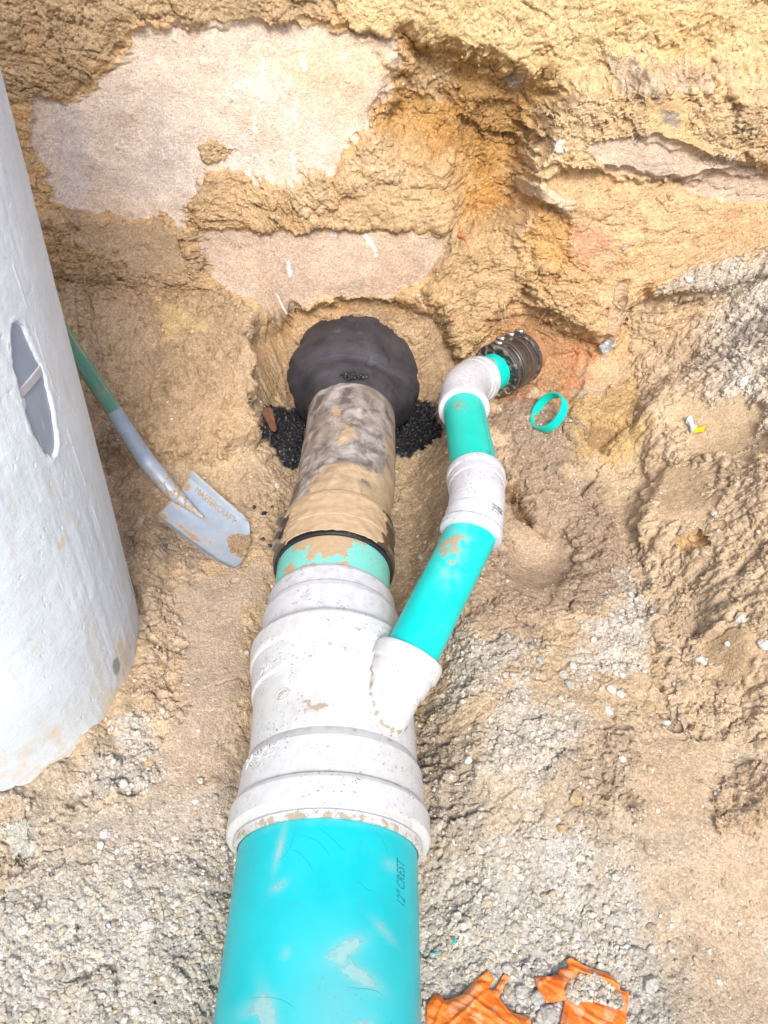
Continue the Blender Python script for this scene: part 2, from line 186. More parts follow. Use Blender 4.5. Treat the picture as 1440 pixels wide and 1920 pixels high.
    ([(-0.434,1.262),(-0.379,1.274),(-0.324,1.287),(-0.268,1.3),(-0.213,1.325),(-0.219,1.239),(-0.224,1.158),(-0.229,1.083),(-0.227,1.017),(-0.224,0.955),(-0.222,0.896),(-0.22,0.839),(-0.218,0.785),(-0.258,0.748),(-0.299,0.717),(-0.339,0.687),(-0.377,0.658),(-0.375,0.707),(-0.373,0.758),(-0.371,0.811),(-0.369,0.867),(-0.367,0.925),(-0.382,1.001),(-0.398,1.082),(-0.415,1.169)],18,14,0,(192,168,143),0.9,0.08,0),
    ([(-0.51,1.209),(-0.464,1.195),(-0.417,1.177),(-0.399,1.11),(-0.382,1.046),(-0.365,0.984),(-0.35,0.926),(-0.362,0.881),(-0.374,0.837),(-0.386,0.796),(-0.411,0.857),(-0.437,0.919),(-0.462,0.98),(-0.473,1.044),(-0.495,1.133)],10,12,2,(195,168,135),0.9,0.85,0.03),
    ([(-0.469,0.82),(-0.443,0.843),(-0.419,0.869),(-0.397,0.832),(-0.375,0.796),(-0.376,0.748),(-0.376,0.702),(-0.416,0.689),(-0.454,0.676),(-0.511,0.695),(-0.498,0.735),(-0.483,0.775)],12,12,0,(197,190,179),0.8,0.7,0.6),
    ([(-0.496,0.641),(-0.452,0.655),(-0.407,0.668),(-0.361,0.681),(-0.314,0.694),(-0.267,0.707),(-0.22,0.726),(-0.215,0.679),(-0.209,0.635),(-0.204,0.592),(-0.2,0.55),(-0.24,0.529),(-0.281,0.514),(-0.322,0.499),(-0.362,0.485),(-0.401,0.471),(-0.424,0.511),(-0.447,0.553),(-0.471,0.596)],20,18,0,(199,183,163),0.85,0.3,0.12),
    ([(-0.657,0.518),(-0.408,0.498),(-0.368,0.514),(-0.327,0.531),(-0.285,0.548),(-0.242,0.566),(-0.201,0.59),(-0.194,0.54),(-0.188,0.493),(-0.182,0.447),(-0.176,0.404),(-0.171,0.362),(-0.165,0.321),(-0.16,0.282),(-0.568,0.266)],25,20,0,(197,191,180),0.85,0.5,0.85),
    ([(-0.428,0.573),(-0.382,0.583),(-0.336,0.593),(-0.289,0.603),(-0.242,0.615),(-0.196,0.633),(-0.191,0.582),(-0.186,0.534),(-0.182,0.488),(-0.177,0.443),(-0.173,0.4),(-0.168,0.36),(-0.164,0.32),(-0.16,0.282),(-0.307,0.272)],25,20,0,(195,188,177),0.6,0.5,0.95),
    ([(-0.721,0.679),(-0.592,0.663),(-0.579,0.612),(-0.565,0.563),(-0.581,0.533),(-0.597,0.504),(-0.62,0.49),(-0.642,0.475)],10,14,8,(201,177,144),0.9,0.6,0.1),
    ([(-0.623,0.605),(-0.603,0.618),(-0.583,0.633),(-0.572,0.603),(-0.562,0.573),(-0.597,0.56)],8,12,0,(201,204,192),0.7,0.4,0.2),
    ([(-0.791,1.822),(-0.739,1.766),(-0.687,1.711),(-0.636,1.655),(-0.583,1.597),(-0.529,1.532),(-0.483,1.473),(-0.434,1.405),(-0.387,1.34),(-0.342,1.277),(-0.396,1.253),(-0.449,1.229),(-0.496,1.192),(-0.522,1.253),(-0.555,1.328),(-0.587,1.399),(-0.63,1.493),(-0.667,1.57),(-0.7,1.637),(-0.73,1.699),(-0.76,1.76)],12,14,0,(186,159,126),0.85,0.75,0),
    ([(-0.282,1.69),(-0.224,1.696),(-0.161,1.686),(-0.166,1.564),(-0.17,1.451),(-0.174,1.345),(-0.21,1.364),(-0.248,1.387),(-0.293,1.461),(-0.338,1.528),(-0.32,1.58),(-0.301,1.632)],15,14,0,(186,159,126),0.7,0.5,0),
    ([(-0.538,1.462),(-0.463,1.408),(-0.404,1.355),(-0.347,1.303),(-0.417,1.317),(-0.488,1.33),(-0.513,1.395)],12,14,0,(141,124,112),0.6,0.5,0),  # shade under the shovel blade's edge, painted into the soil colour
    ([(-0.266,1.822),(-0.22,1.943),(-0.164,2.03),(-0.161,1.942),(-0.157,1.837),(-0.153,1.738),(-0.223,1.693),(-0.241,1.721),(-0.258,1.745)],8,14,6,(38,38,44),0.97,0.9,0),
    ([(0.127,2.051),(0.177,2.061),(0.224,2.04),(0.235,1.956),(0.243,1.855),(0.206,1.842),(0.167,1.808),(0.123,1.818),(0.126,1.948)],8,14,6,(38,38,44),0.97,0.9,0),
    ([(-0.302,3.001),(-0.293,3.001),(-0.291,2.937),(-0.299,2.934)],2,14,1,(243,239,237),0.85,0.1,0),
    ([(-0.2,3.003),(-0.183,3.004),(-0.169,2.976),(-0.185,2.975)],2,14,1,(243,239,237),0.85,0.1,0),
    ([(-0.309,2.802),(-0.303,2.806),(-0.309,2.746),(-0.315,2.743)],2,14,1,(243,239,237),0.85,0.1,0),
    ([(-0.212,2.897),(-0.203,2.899),(-0.197,2.851),(-0.206,2.848)],2,14,1,(243,239,237),0.85,0.1,0),
    ([(-0.224,2.768),(-0.215,2.774),(-0.205,2.717),(-0.214,2.711)],2,14,1,(243,239,237),0.85,0.1,0),
    ([(-0.233,2.436),(-0.221,2.456),(-0.213,2.404),(-0.225,2.384)],2,14,1,(243,239,237),0.85,0.1,0),
    ([(-0.271,2.242),(-0.262,2.264),(-0.228,2.264),(-0.237,2.242)],2,14,1,(243,239,237),0.85,0.1,0),
    ([(-0.009,2.589),(0.0,2.59),(0.039,2.517),(0.03,2.516)],2,14,1,(243,239,237),0.85,0.1,0),
    ([(-0.116,2.591),(-0.104,2.593),(-0.088,2.569),(-0.1,2.567)],2,14,1,(243,239,237),0.85,0.1,0),
    ([(-0.578,2.649),(-0.572,2.65),(-0.571,2.614),(-0.577,2.614)],2,14,1,(243,239,237),0.85,0.1,0),
    ([(-0.336,2.638),(-0.33,2.64),(-0.333,2.589),(-0.339,2.587)],2,14,1,(243,239,237),0.85,0.1,0),
]
GROOVES = [  # line on the soil sheet, width mm, depth mm
    ([(-0.085,3.088),(0.018,3.068),(0.101,3.062),(0.214,3.04),(0.279,3.02),(0.36,2.995)],5,-26),
    ([(0.224,2.891),(0.3,2.85),(0.407,2.8)],5,-20),
    ([(-0.021,3.03),(0.08,2.976),(0.198,2.934),(0.295,2.827)],12,-10),
    ([(0.484,2.989),(0.482,2.942)],3,-20),
    ([(0.419,2.824),(0.434,2.869),(0.458,2.927)],4,-18),
    ([(0.587,2.903),(0.581,2.864),(0.564,2.836)],3,-16),
    ([(0.414,2.642),(0.483,2.623),(0.565,2.608),(0.655,2.605)],8,-24),
    ([(0.584,3.011),(0.645,2.919),(0.686,2.858),(0.839,2.819),(0.926,2.768),(1.092,2.695)],4,-14),
    ([(0.864,3.079),(0.905,2.962),(1.029,2.769)],6,-14),
    ([(0.783,2.734),(0.963,2.669),(1.112,2.512)],4,-10),
    ([(-0.441,2.607),(-0.479,2.522),(-0.508,2.424),(-0.487,2.351),(-0.481,2.241),(-0.464,2.129),(-0.421,2.058),(-0.325,1.99)],4,-16),
    ([(-0.526,2.358),(-0.508,2.424)],5,-10),
    ([(-0.484,2.351),(-0.135,2.59),(0.02,2.603),(0.254,2.568)],2.5,-9),
    ([(0.269,2.561),(0.285,2.482),(0.323,2.431)],4,-12),
    ([(-0.286,2.049),(-0.3,1.908),(-0.303,1.759)],8,-12),
    ([(0.406,2.238),(0.372,2.181),(0.374,2.079)],8,-16),
    ([(0.606,2.212),(0.685,2.134),(0.668,2.014)],6,-14),
    ([(0.819,2.296),(0.817,2.203),(0.81,2.112)],3,-12),
    ([(0.626,2.454),(0.707,2.303),(0.737,2.221)],3,-8),
    ([(0.757,2.381),(0.75,2.241)],3,-8),
    ([(0.745,1.413),(0.713,1.295),(0.723,1.142),(0.698,0.934)],9,-16),
    ([(0.693,0.961),(0.699,0.868),(0.743,0.815),(0.879,0.852)],6,-14),
    ([(0.732,0.815),(0.755,0.858)],6,-14),
    ([(0.809,1.307),(0.843,1.313),(0.893,1.3)],6,-14),
    ([(0.577,0.69),(0.593,0.635),(0.615,0.6)],3,-8),
    ([(0.504,0.596),(0.53,0.536),(0.507,0.509)],4,-10),
    ([(0.638,0.565),(0.674,0.463),(0.638,0.387)],4,-8),
    ([(-0.401,1.098),(-0.356,1.198),(-0.286,1.263)],2.5,-6),
    ([(-0.311,0.942),(-0.245,0.975),(-0.207,0.958)],3,-6),
    ([(-0.284,0.85),(-0.211,0.812)],3,-5),
    ([(-0.607,0.477),(-0.582,0.543),(-0.564,0.604),(-0.515,0.672),(-0.44,0.745)],8,-12),
    ([(0.423,1.625),(0.448,1.553),(0.481,1.485),(0.51,1.453)],9,-28),
    ([(0.484,1.53),(0.538,1.438)],5,-14),
    ([(0.513,1.44),(0.59,1.416),(0.593,1.27),(0.524,1.148)],9,-14),
    ([(0.623,1.306),(0.681,1.447),(0.688,1.606)],10,-10),
    ([(0.674,1.824),(0.8,1.78),(0.73,1.699)],6,-10),
    ([(0.263,0.828),(0.42,0.947),(0.575,1.011)],5,-7),
    ([(0.396,0.732),(0.49,0.788),(0.557,0.791)],6,-8),
    ([(-0.886,2.333),(-0.844,2.115),(-0.788,1.904),(-0.627,1.704)],9,-10),
    ([(-0.743,2.237),(-0.657,2.048),(-0.567,1.834)],7,-8),
    ([(-0.399,1.961),(-0.356,1.845),(-0.374,1.717)],8,-9),
    ([(-0.78,2.039),(-0.618,1.98),(-0.405,2.013)],5,-8),
    ([(0.011,2.743),(0.134,2.705),(0.234,2.735)],9,-9),
    ([(-0.314,2.491),(-0.197,2.614),(-0.076,2.659)],7,-7),
    ([(-0.938,2.973),(-0.82,2.932),(-0.727,2.886),(-0.626,2.97)],7,-9),
    ([(-0.953,3.035),(-0.794,3.035),(-0.629,3.069),(-0.497,3.055)],7,-8),
    ([(0.258,3.119),(0.397,3.105),(0.497,3.158)],8,-8),
    ([(0.601,3.119),(0.747,3.094),(0.914,3.141)],8,-8),
]
STONES = [((0.936, 2.321), 13, 'pale angular stone on the crest of the gravel heap against the ochre wall'), ((1.028, 1.703), 17, 'long flat white stone low on the right heap below the gravel strip'), ((0.991, 1.434), 15, 'white angular stone near the right edge beside the smooth tan patch'), ((0.874, 1.041), 14, 'smooth oval white stone alone on the crumbly right heap'), ((0.898, 0.973), 16, 'white stone cut by the right edge of the picture below the oval one'), ((0.918, 1.202), 11, 'small white stone high on the heap left of the brown lump'), ((0.803, 0.997), 14, 'pale rounded stone in the middle of the crumbly heap'), ((0.697, 0.862), 12, 'off-white stone at the lower foot of the heap near a dark crack'), ((0.589, 0.923), 14, 'upright rectangular white stone between two gravel patches'), ((0.609, 0.913), 10, 'small white stone just right of the upright rectangular one'), ((0.573, 0.875), 11, 'squarish pale stone below the upright rectangular one'), ((0.588, 0.85), 12, 'flat pale stone touching the brown soil below the squarish one'), ((0.666, 0.893), 13, 'beige blocky stone left of the dark crack in the heap'), ((0.491, 0.957), 12, 'light grey stone at the left tip of the upper gravel patch'), ((0.496, 0.929), 12, 'light grey stone leaning under the left tip of the upper gravel patch'), ((0.514, 0.98), 9, 'small rounded white stone above the left tip of the upper gravel patch'), ((0.466, 1.067), 10, 'lone white pebble on the damp brown slope below the hollow'), ((0.404, 1.102), 6, 'tiny white pebble on the brown slope left of the lone white one'), ((0.268, 0.76), 12, 'bluish grey stone beside the white wye fitting on trampled soil'), ((0.22, 0.646), 12, 'white faceted stone right of the big bell collar'), ((0.196, 0.643), 10, 'white stone nearest to the big bell collar'), ((0.473, 0.688), 15, 'cream flat stone lying on loose brown crumbs'), ((0.443, 0.635), 11, 'pale stone on the tan crumbs under the cream flat one'), ((0.242, 0.617), 9, 'small grey white stone low right of the bell collar'), ((0.748, 0.833), 10, 'dark brown stone on the scarp foot'), ((0.44, 0.99), 12, 'greyish stone at the right end of the narrow gravel strip'), ((-0.44, 0.605), 11, 'white pebble in the flat soil under the concrete manhole'), ((-0.468, 0.72), 12, 'pale stone in the gravel just below the manhole edge'), ((-0.428, 0.704), 10, 'white pebble right of the pale stone below the manhole edge'), ((-0.393, 0.757), 11, 'grey stone at the corner of the gravel beside the smooth tan soil'), ((-0.413, 0.979), 11, 'tan rounded stone on the crumbly strip right of the manhole'), ((0.327, 0.404), 14, 'large round grey stone between pipe and gloves'), ((0.376, 0.357), 16, 'large grey stone between the two orange gloves'), ((0.388, 0.334), 19, 'largest grey stone between the two orange gloves at the bottom edge'), ((0.585, 0.389), 17, 'grey oblong stone right of the right-hand glove'), ((0.348, 0.37), 12, 'grey stone above the finger of the left glove')]
SPOT = {'ring': (0.562, 1.825), 'scrap': (0.925, 1.651), 'shard': (-0.252, 1.806), 'glass': (0.762, 2.143), 'sliver': (0.763, 2.071), 'shave1': (0.197, 0.426), 'shave2': (0.232, 0.447), 'hair1': (0.409, 2.279), 'hair2': (0.544, 2.248), 'redroot1': (0.269, 2.561), 'redroot2': (0.303, 2.48), 'coal1': (-0.27, 1.505), 'coal2': (-0.243, 1.487), 'coal3': (-0.228, 1.523), 'coal4': (-0.234, 1.407), 'coal5': (-0.215, 1.392)}
GLOVE_A = [(0.177, 0.346), (0.192, 0.365), (0.207, 0.362), (0.211, 0.356), (0.242, 0.366), (0.262, 0.384), (0.292, 0.404), (0.304, 0.389), (0.292, 0.373), (0.301, 0.374), (0.321, 0.4), (0.333, 0.393), (0.309, 0.361), (0.323, 0.341), (0.361, 0.33), (0.352, 0.292), (0.178, 0.289), (0.176, 0.324)]
GLOVE_B = [(0.374, 0.393), (0.419, 0.4), (0.422, 0.409), (0.439, 0.412), (0.438, 0.424), (0.446, 0.428), (0.472, 0.417), (0.52, 0.403), (0.532, 0.387), (0.532, 0.379), (0.547, 0.377), (0.538, 0.348), (0.52, 0.303), (0.4, 0.301), (0.423, 0.357), (0.389, 0.351), (0.379, 0.372), (0.376, 0.379)]
GLOVE_STONES = [(0.427, 0.367), (0.433, 0.382), (0.458, 0.397), (0.485, 0.398), (0.51, 0.382), (0.529, 0.369), (0.527, 0.347), (0.504, 0.35), (0.486, 0.358), (0.457, 0.358), (0.434, 0.351)]
LENS = [(-0.136, 0.955), (-0.121, 0.948), (-0.111, 0.935), (-0.105, 0.917), (-0.093, 0.894), (-0.076, 0.866), (-0.071, 0.838), (-0.079, 0.81), (-0.087, 0.787), (-0.096, 0.769), (-0.109, 0.75), (-0.125, 0.73), (-0.149, 0.721), (-0.18, 0.722), (-0.207, 0.738), (-0.23, 0.768), (-0.241, 0.798), (-0.242, 0.828), (-0.24, 0.852), (-0.236, 0.87), (-0.233, 0.888), (-0.231, 0.905), (-0.223, 0.921), (-0.211, 0.935), (-0.198, 0.947), (-0.186, 0.955), (-0.171, 0.96), (-0.153, 0.959)]

# ------------------------------------------------------------------ helpers
COL = sc.collection
def lin(c):
    c = np.array(c, float) / 255.
    return np.where(c <= .04045, c / 12.92, ((c + .055) / 1.055) ** 2.4)
def tag(o, label=None, cat=None, group=None, kind=None):
    if label: o['label'] = label
    if cat: o['category'] = cat
    if group: o['group'] = group
    if kind: o['kind'] = kind
    return o
def mesh_obj(name, verts, faces, mat, parent=None, smooth=True, attrs=None):
    """verts (n,3); faces (m,k) array or list of such arrays"""
    me = bpy.data.meshes.new(name)
    if not isinstance(faces, list): faces = [faces]
    faces = [np.asarray(f, np.int32) for f in faces if len(f)]
    verts = np.asarray(verts, np.float32)
    me.vertices.add(len(verts)); me.vertices.foreach_set('co', verts.ravel())
    nl = sum(f.size for f in faces); npl = sum(len(f) for f in faces)
    me.loops.add(nl); me.loops.foreach_set('vertex_index', np.concatenate([f.ravel() for f in faces]))
    me.polygons.add(npl)
    tot = np.concatenate([np.full(len(f), f.shape[1], np.int32) for f in faces])
    st = np.concatenate([[0], np.cumsum(tot)[:-1]]).astype(np.int32)
    me.polygons.foreach_set('loop_start', st)
    me.polygons.foreach_set('use_smooth', np.full(npl, smooth))
    me.update(calc_edges=True)
    for k, a in (attrs or {}).items():
        a = np.asarray(a, np.float32)
        if a.ndim == 2:
            at = me.attributes.new(k, 'FLOAT_COLOR', 'POINT')
            at.data.foreach_set('color', np.concatenate([a[:, :3], np.ones((len(a), 1), np.float32)], 1).ravel())
        else:
            at = me.attributes.new(k, 'FLOAT', 'POINT'); at.data.foreach_set('value', a)
    me.validate(); me.materials.append(mat)
    o = bpy.data.objects.new(name, me); COL.objects.link(o)
    if parent: o.parent = parent
    return o
def empty(name, loc=(0, 0, 0)):
    o = bpy.data.objects.new(name, None); COL.objects.link(o); o.empty_display_size = .05
    return o
def grid_faces(n, m, wrap=False):
    """n rows, m columns"""
    i = np.arange(n - 1)[:, None]; j = np.arange(m if wrap else m - 1)[None, :]
    a = i * m + j; b = i * m + (j + 1) % m
    return np.stack([a, b, b + m, a + m], -1).reshape(-1, 4)

class NT:
    def __init__(s, name):
        s.m = bpy.data.materials.new(name); s.m.use_nodes = True; s.t = s.m.node_tree; s.b = s.t.nodes['Principled BSDF']
    def n(s, ty, **kw):
        x = s.t.nodes.new(ty)
        for k, v in kw.items():
            if k.startswith('i_'): x.inputs[k[2:].replace('_', ' ')].default_value = v
            else: setattr(x, k, v)
        return x
    def l(s, a, b): s.t.links.new(a, b)
    def noise(s, scale, detail=6, rough=.6, vec=None, dist=0):
        x = s.n('ShaderNodeTexNoise'); x.inputs['Scale'].default_value = scale; x.inputs['Detail'].default_value = detail
        x.inputs['Roughness'].default_value = rough; x.inputs['Distortion'].default_value = dist
        s.l(vec if vec else s.tc(), x.inputs['Vector']); return x.outputs['Fac']
    def tc(s):
        if not hasattr(s, '_tc'): s._tc = s.n('ShaderNodeTexCoord').outputs['Object']
        return s._tc
    def ramp(s, fac, pts):
        r = s.n('ShaderNodeValToRGB'); s.l(fac, r.inputs[0]); e = r.color_ramp.elements
        while len(e) < len(pts): e.new(.5)
        for q, (p, c) in zip(e, pts):
            q.position = p; q.color = (c, c, c, 1) if np.isscalar(c) else tuple(c) + (1,)
        return r.outputs[0]
    def mix(s, fac, a, b, mode='MIX'):
        x = s.n('ShaderNodeMix', data_type='RGBA', blend_type=mode)
        for v, k in ((fac, 0), (a, 6), (b, 7)):
            if hasattr(v, 'links') or hasattr(v, 'is_output'): s.l(v, x.inputs[k])
            elif np.isscalar(v): x.inputs[k].default_value = v
            else: x.inputs[k].default_value = tuple(v) + (1,)
        return x.outputs[2]
    def math(s, op, a, b=0., c=0., clamp=False):
        x = s.n('ShaderNodeMath', operation=op, use_clamp=clamp)
        for i, v in enumerate((a, b, c)):
            if hasattr(v, 'is_output'): s.l(v, x.inputs[i])
            else: x.inputs[i].default_value = v
        return x.outputs[0]
    def attr(s, name, col=False):
        x = s.n('ShaderNodeAttribute', attribute_name=name); return x.outputs['Color' if col else 'Fac']
    def bump(s, h, strength=.5, dist=.002):
        x = s.n('ShaderNodeBump'); x.inputs['Strength'].default_value = strength; x.inputs['Distance'].default_value = dist
        s.l(h, x.inputs['Height']); s.l(x.outputs[0], s.b.inputs['Normal'])
    def out(s, col=None, rough=None, metal=None):
        if col is not None:
            if hasattr(col, 'is_output'): s.l(col, s.b.inputs['Base Color'])
            else: s.b.inputs['Base Color'].default_value = tuple(col) + (1,)
        if rough is not None:
            if hasattr(rough, 'is_output'): s.l(rough, s.b.inputs['Roughness'])
            else: s.b.inputs['Roughness'].default_value = rough
        if metal is not None: s.b.inputs['Metallic'].default_value = metal
        return s.m

K = 0.95      # display colour -> albedo
SOILC = tuple(lin((188, 162, 130)) * K)
def soil_mat(name, scale=1., spec=.1, speck=True):
    t = NT(name); c = t.attr('Col', True)
    n1 = t.noise(260 * scale, 5, .7); n2 = t.noise(900 * scale, 2, .6); n3 = t.noise(28, 4, .6)
    c = t.mix(1., c, t.ramp(n1, [(.25, .72), (.75, 1.22)]), 'MULTIPLY')
    c = t.mix(1., c, t.ramp(n2, [(.3, .80), (.7, 1.16)]), 'MULTIPLY')
    c = t.mix(1., c, t.ramp(n3, [(.3, .92), (.7, 1.07)]), 'MULTIPLY')
    t.b.inputs['Specular IOR Level'].default_value = spec
    vo = t.n('ShaderNodeTexVoronoi', feature='F1'); vo.inputs['Scale'].default_value = 210 * scale; t.l(t.tc(), vo.inputs['Vector'])
    sepc = t.n('ShaderNodeSeparateColor'); t.l(vo.outputs['Color'], sepc.inputs[0])
    c = t.mix(1., c, t.ramp(sepc.outputs[0], [(.0, .82), (1., 1.16)]), 'MULTIPLY')
    g = t.ramp(sepc.outputs[1], [(.93, 0.), (.95, 1.)]); c = t.mix(t.math('MULTIPLY', g, .3), c, (.66, .61, .52))
    hh = t.math('SUBTRACT', t.math('ADD', t.math('MULTIPLY', n1, 1.4), t.math('MULTIPLY', n2, .6)), t.math('MULTIPLY', vo.outputs['Distance'], .9))
    t.bump(hh, .75, .0026)
    return t.out(c, .93)
MSOIL = soil_mat('soil'); MSTONE = soil_mat('stone', .8, .25)
def plastic_mat(name, base, rough=.32, dirt=SOILC, speck=.5, vary=.05, bluish=None, scr=True, cake=1.):
    """moulded PVC: colour, fine scuffs, soil specks, and soil where the mesh carries 'dirt'"""
    t = NT(name); base = np.array(base)
    big = t.noise(9, 4, .6); fine = t.noise(120, 6, .7); sp = t.noise(170, 4, .6); sp2 = t.noise(11, 4, .6)
    c = t.mix(t.ramp(big, [(.35, 0.), (.7, 1.)]), tuple(base * (1 - vary)), tuple(np.minimum(base * (1 + vary) + .01, 1)))
    if scr:
        mp = t.n('ShaderNodeMapping'); mp.inputs['Scale'].default_value = (60, 7, 60); mp.inputs['Rotation'].default_value = (.3, .5, .6)
        t.l(t.tc(), mp.inputs[0]); s1 = t.noise(3.5, 3, .6, mp.outputs[0])
        lt = tuple(np.minimum(base * .55 + np.array([.30, .30, .29]), 1))
        c = t.mix(t.math('MULTIPLY', t.ramp(s1, [(.70, 0.), (.78, 1.)]), .4), c, lt)
        mp2 = t.n('ShaderNodeMapping'); mp2.inputs['Scale'].default_value = (140, 12, 90); mp2.inputs['Rotation'].default_value = (1.1, .2, -.5)
        t.l(t.tc(), mp2.inputs[0]); s2 = t.noise(3.5, 3, .6, mp2.outputs[0])
        c = t.mix(t.math('MULTIPLY', t.ramp(s2, [(.72, 0.), (.76, 1.)]), .35), c, tuple(base * .45))
    specks = t.math('MULTIPLY', t.ramp(sp, [(.61, 0.), (.64, 1.)]), t.ramp(sp2, [(.44, 0.), (.58, 1.)]))
    specks = t.math('MULTIPLY', specks, speck)
    da = t.attr('dirt'); d = t.math('ADD', da, t.math('MULTIPLY', t.math('SUBTRACT', fine, .5), 1.1))
    dm = t.math('MULTIPLY', t.ramp(d, [(.48, 0.), (.56, 1.)]), t.ramp(da, [(.02, 0.), (.12, 1.)]))
    film = t.math('MULTIPLY', t.ramp(da, [(.0, 0.), (.6, .75)]), .6)
    c = t.mix(film, c, tuple(np.array(dirt) * .9 + .05)); c = t.mix(specks, c, tuple(np.array(dirt) * .45)); c = t.mix(t.math('MULTIPLY', dm, cake), c, t.mix(fine, tuple(np.array(dirt) * .7), tuple(np.array(dirt) * 1.25)))
    r = t.math('ADD', t.math('MULTIPLY', dm, .5), t.math('ADD', t.math('MULTIPLY', fine, .2), rough - .1), clamp=True)
    t.bump(t.math('ADD', t.math('MULTIPLY', dm, 1.), t.math('MULTIPLY', fine, .35)), .45, .0012); t.b.inputs['Specular IOR Level'].default_value = .3
    return t.out(c, r)
TEAL = lin((0, 207, 216)) * .76; TEAL2 = lin((0, 210, 192)) * .90
GREYD = tuple(lin((172, 196, 190)) * .85); BRND = tuple(lin((176, 164, 138)) * .85)
M_TEAL = plastic_mat('teal pvc', TEAL, .34, speck=.3, dirt=GREYD, cake=.45); M_TEALB = plastic_mat('scuffed teal pvc', lin((0, 208, 202)) * .88, .36, speck=.4, dirt=BRND); M_TEAL2 = plastic_mat('teal green pvc', TEAL2, .34, speck=.3, dirt=BRND)
M_TEALP = plastic_mat('pale teal pvc', lin((120, 215, 205)) * .9, .5, speck=.6)
M_WHITE = plastic_mat('warm white pvc', lin((238, 241, 241)) * .68, .38, speck=.85, vary=.02, dirt=tuple(lin((178, 164, 146)) * .85))
M_LAV = plastic_mat('cool white pvc', lin((234, 237, 243)) * .70, .38, speck=.8, vary=.02, dirt=tuple(lin((188, 184, 184)) * .8))
M_RUB = plastic_mat('black rubber', (.018, .019, .022), .42, speck=.6, vary=.2, scr=False)
def metal_mat(name, base, rough, metal=1., dirt=SOILC):
    t = NT(name); n = t.noise(90, 6, .65); n2 = t.noise(11, 4, .6)
    c = t.mix(t.ramp(n2, [(.35, 0.), (.65, 1.)]), tuple(np.array(base) * .8), tuple(np.array(base) * 1.1))
    da = t.attr('dirt'); d = t.math('ADD', da, t.math('MULTIPLY', t.math('SUBTRACT', n, .5), 1.1))
    dm = t.math('MULTIPLY', t.ramp(d, [(.48, 0.), (.58, 1.)]), t.ramp(da, [(.02, 0.), (.12, 1.)]))
    c = t.mix(dm, c, t.mix(n, tuple(np.array(dirt) * .75), tuple(np.array(dirt) * 1.2)))
    t.bump(t.math('ADD', dm, t.math('MULTIPLY', n, .4)), .4, .0012)
    t.l(t.math('MULTIPLY', t.math('SUBTRACT', 1., dm), metal), t.b.inputs['Metallic'])
    return t.out(c, t.math('ADD', t.math('MULTIPLY', dm, .4), t.math('ADD', t.math('MULTIPLY', n, .25), rough - .12), clamp=True))
M_STEEL = metal_mat('stainless steel', (.55, .53, .50), .38); M_BAND2 = metal_mat('dull clamp band', (.16, .15, .15), .5, .7); M_BAND = metal_mat('shear band steel', (.30, .27, .26), .35)

# ------------------------------------------------------------------ soil sheet
def spaced(segs):
    out = [segs[0][0]]
    for a, b, d0, d1 in segs:
        x = a
        while x < b - 1e-6:
            t = (x - a) / (b - a); x += d0 + (d1 - d0) * t; out.append(min(x, b))
    return np.array(out)
us = spaced([(-12, -2.6, 1.5, .2), (-2.6, -1.25, .12, .006), (-1.25, 1.5, .0028, .0028), (1.5, 2.8, .006, .12), (2.8, 12, .2, 1.5)])
vs = spaced([(-12, -2.6, 1.2, .2), (-2.6, .1, .12, .01), (.1, .8, .0022, .0026), (.8, 3.3, .0026, .0030), (3.3, 4.4, .008, .06), (4.4, 20, .2, 1.5), (20, 40, 3, 5)])
U, V = np.meshgrid(us, vs)
G = macro(U, V)
NR, NC = U.shape
def normals(G):
    a = np.empty_like(G); b = np.empty_like(G)
    a[:, 1:-1] = G[:, 2:] - G[:, :-2]; a[:, 0] = G[:, 1] - G[:, 0]; a[:, -1] = G[:, -1] - G[:, -2]
    b[1:-1] = G[2:] - G[:-2]; b[0] = G[1] - G[0]; b[-1] = G[-1] - G[-2]
    n = np.cross(a, b); return n / (np.linalg.norm(n, axis=-1, keepdims=True) + 1e-12)
N0 = normals(G)
inner = ss((U + 1.5) / .3) * ss((1.8 - U) / .3) * ss((V + .2) / .3) * ss((3.6 - V) / .3)
wallw = ss((V - 1.95) / .2)
colr = np.empty(U.shape + (3,)); 
near = ss((1.0 - V) / .7)
c0 = lin((198, 173, 140)); c1 = lin((192, 184, 168)); c2 = lin((216, 179, 132))
colr[:] = c0
colr = colr * (1 - near[..., None]) + c1 * near[..., None]
colr = colr * (1 - wallw[..., None]) + c2 * wallw[..., None]
rough = .45 + .2 * fbm(U, V, .3, 3, 5); grav = .12 * near + .02
off = np.zeros_like(U)
wx = fbm(U, V, .06, 4, 21); wy = fbm(U, V, .06, 4, 31); wf = fbm(U, V, .012, 3, 41)
vlow = fbm(U, V, .25, 4, 51); wc = fbm(U, V, .07, 6, 55, .62)
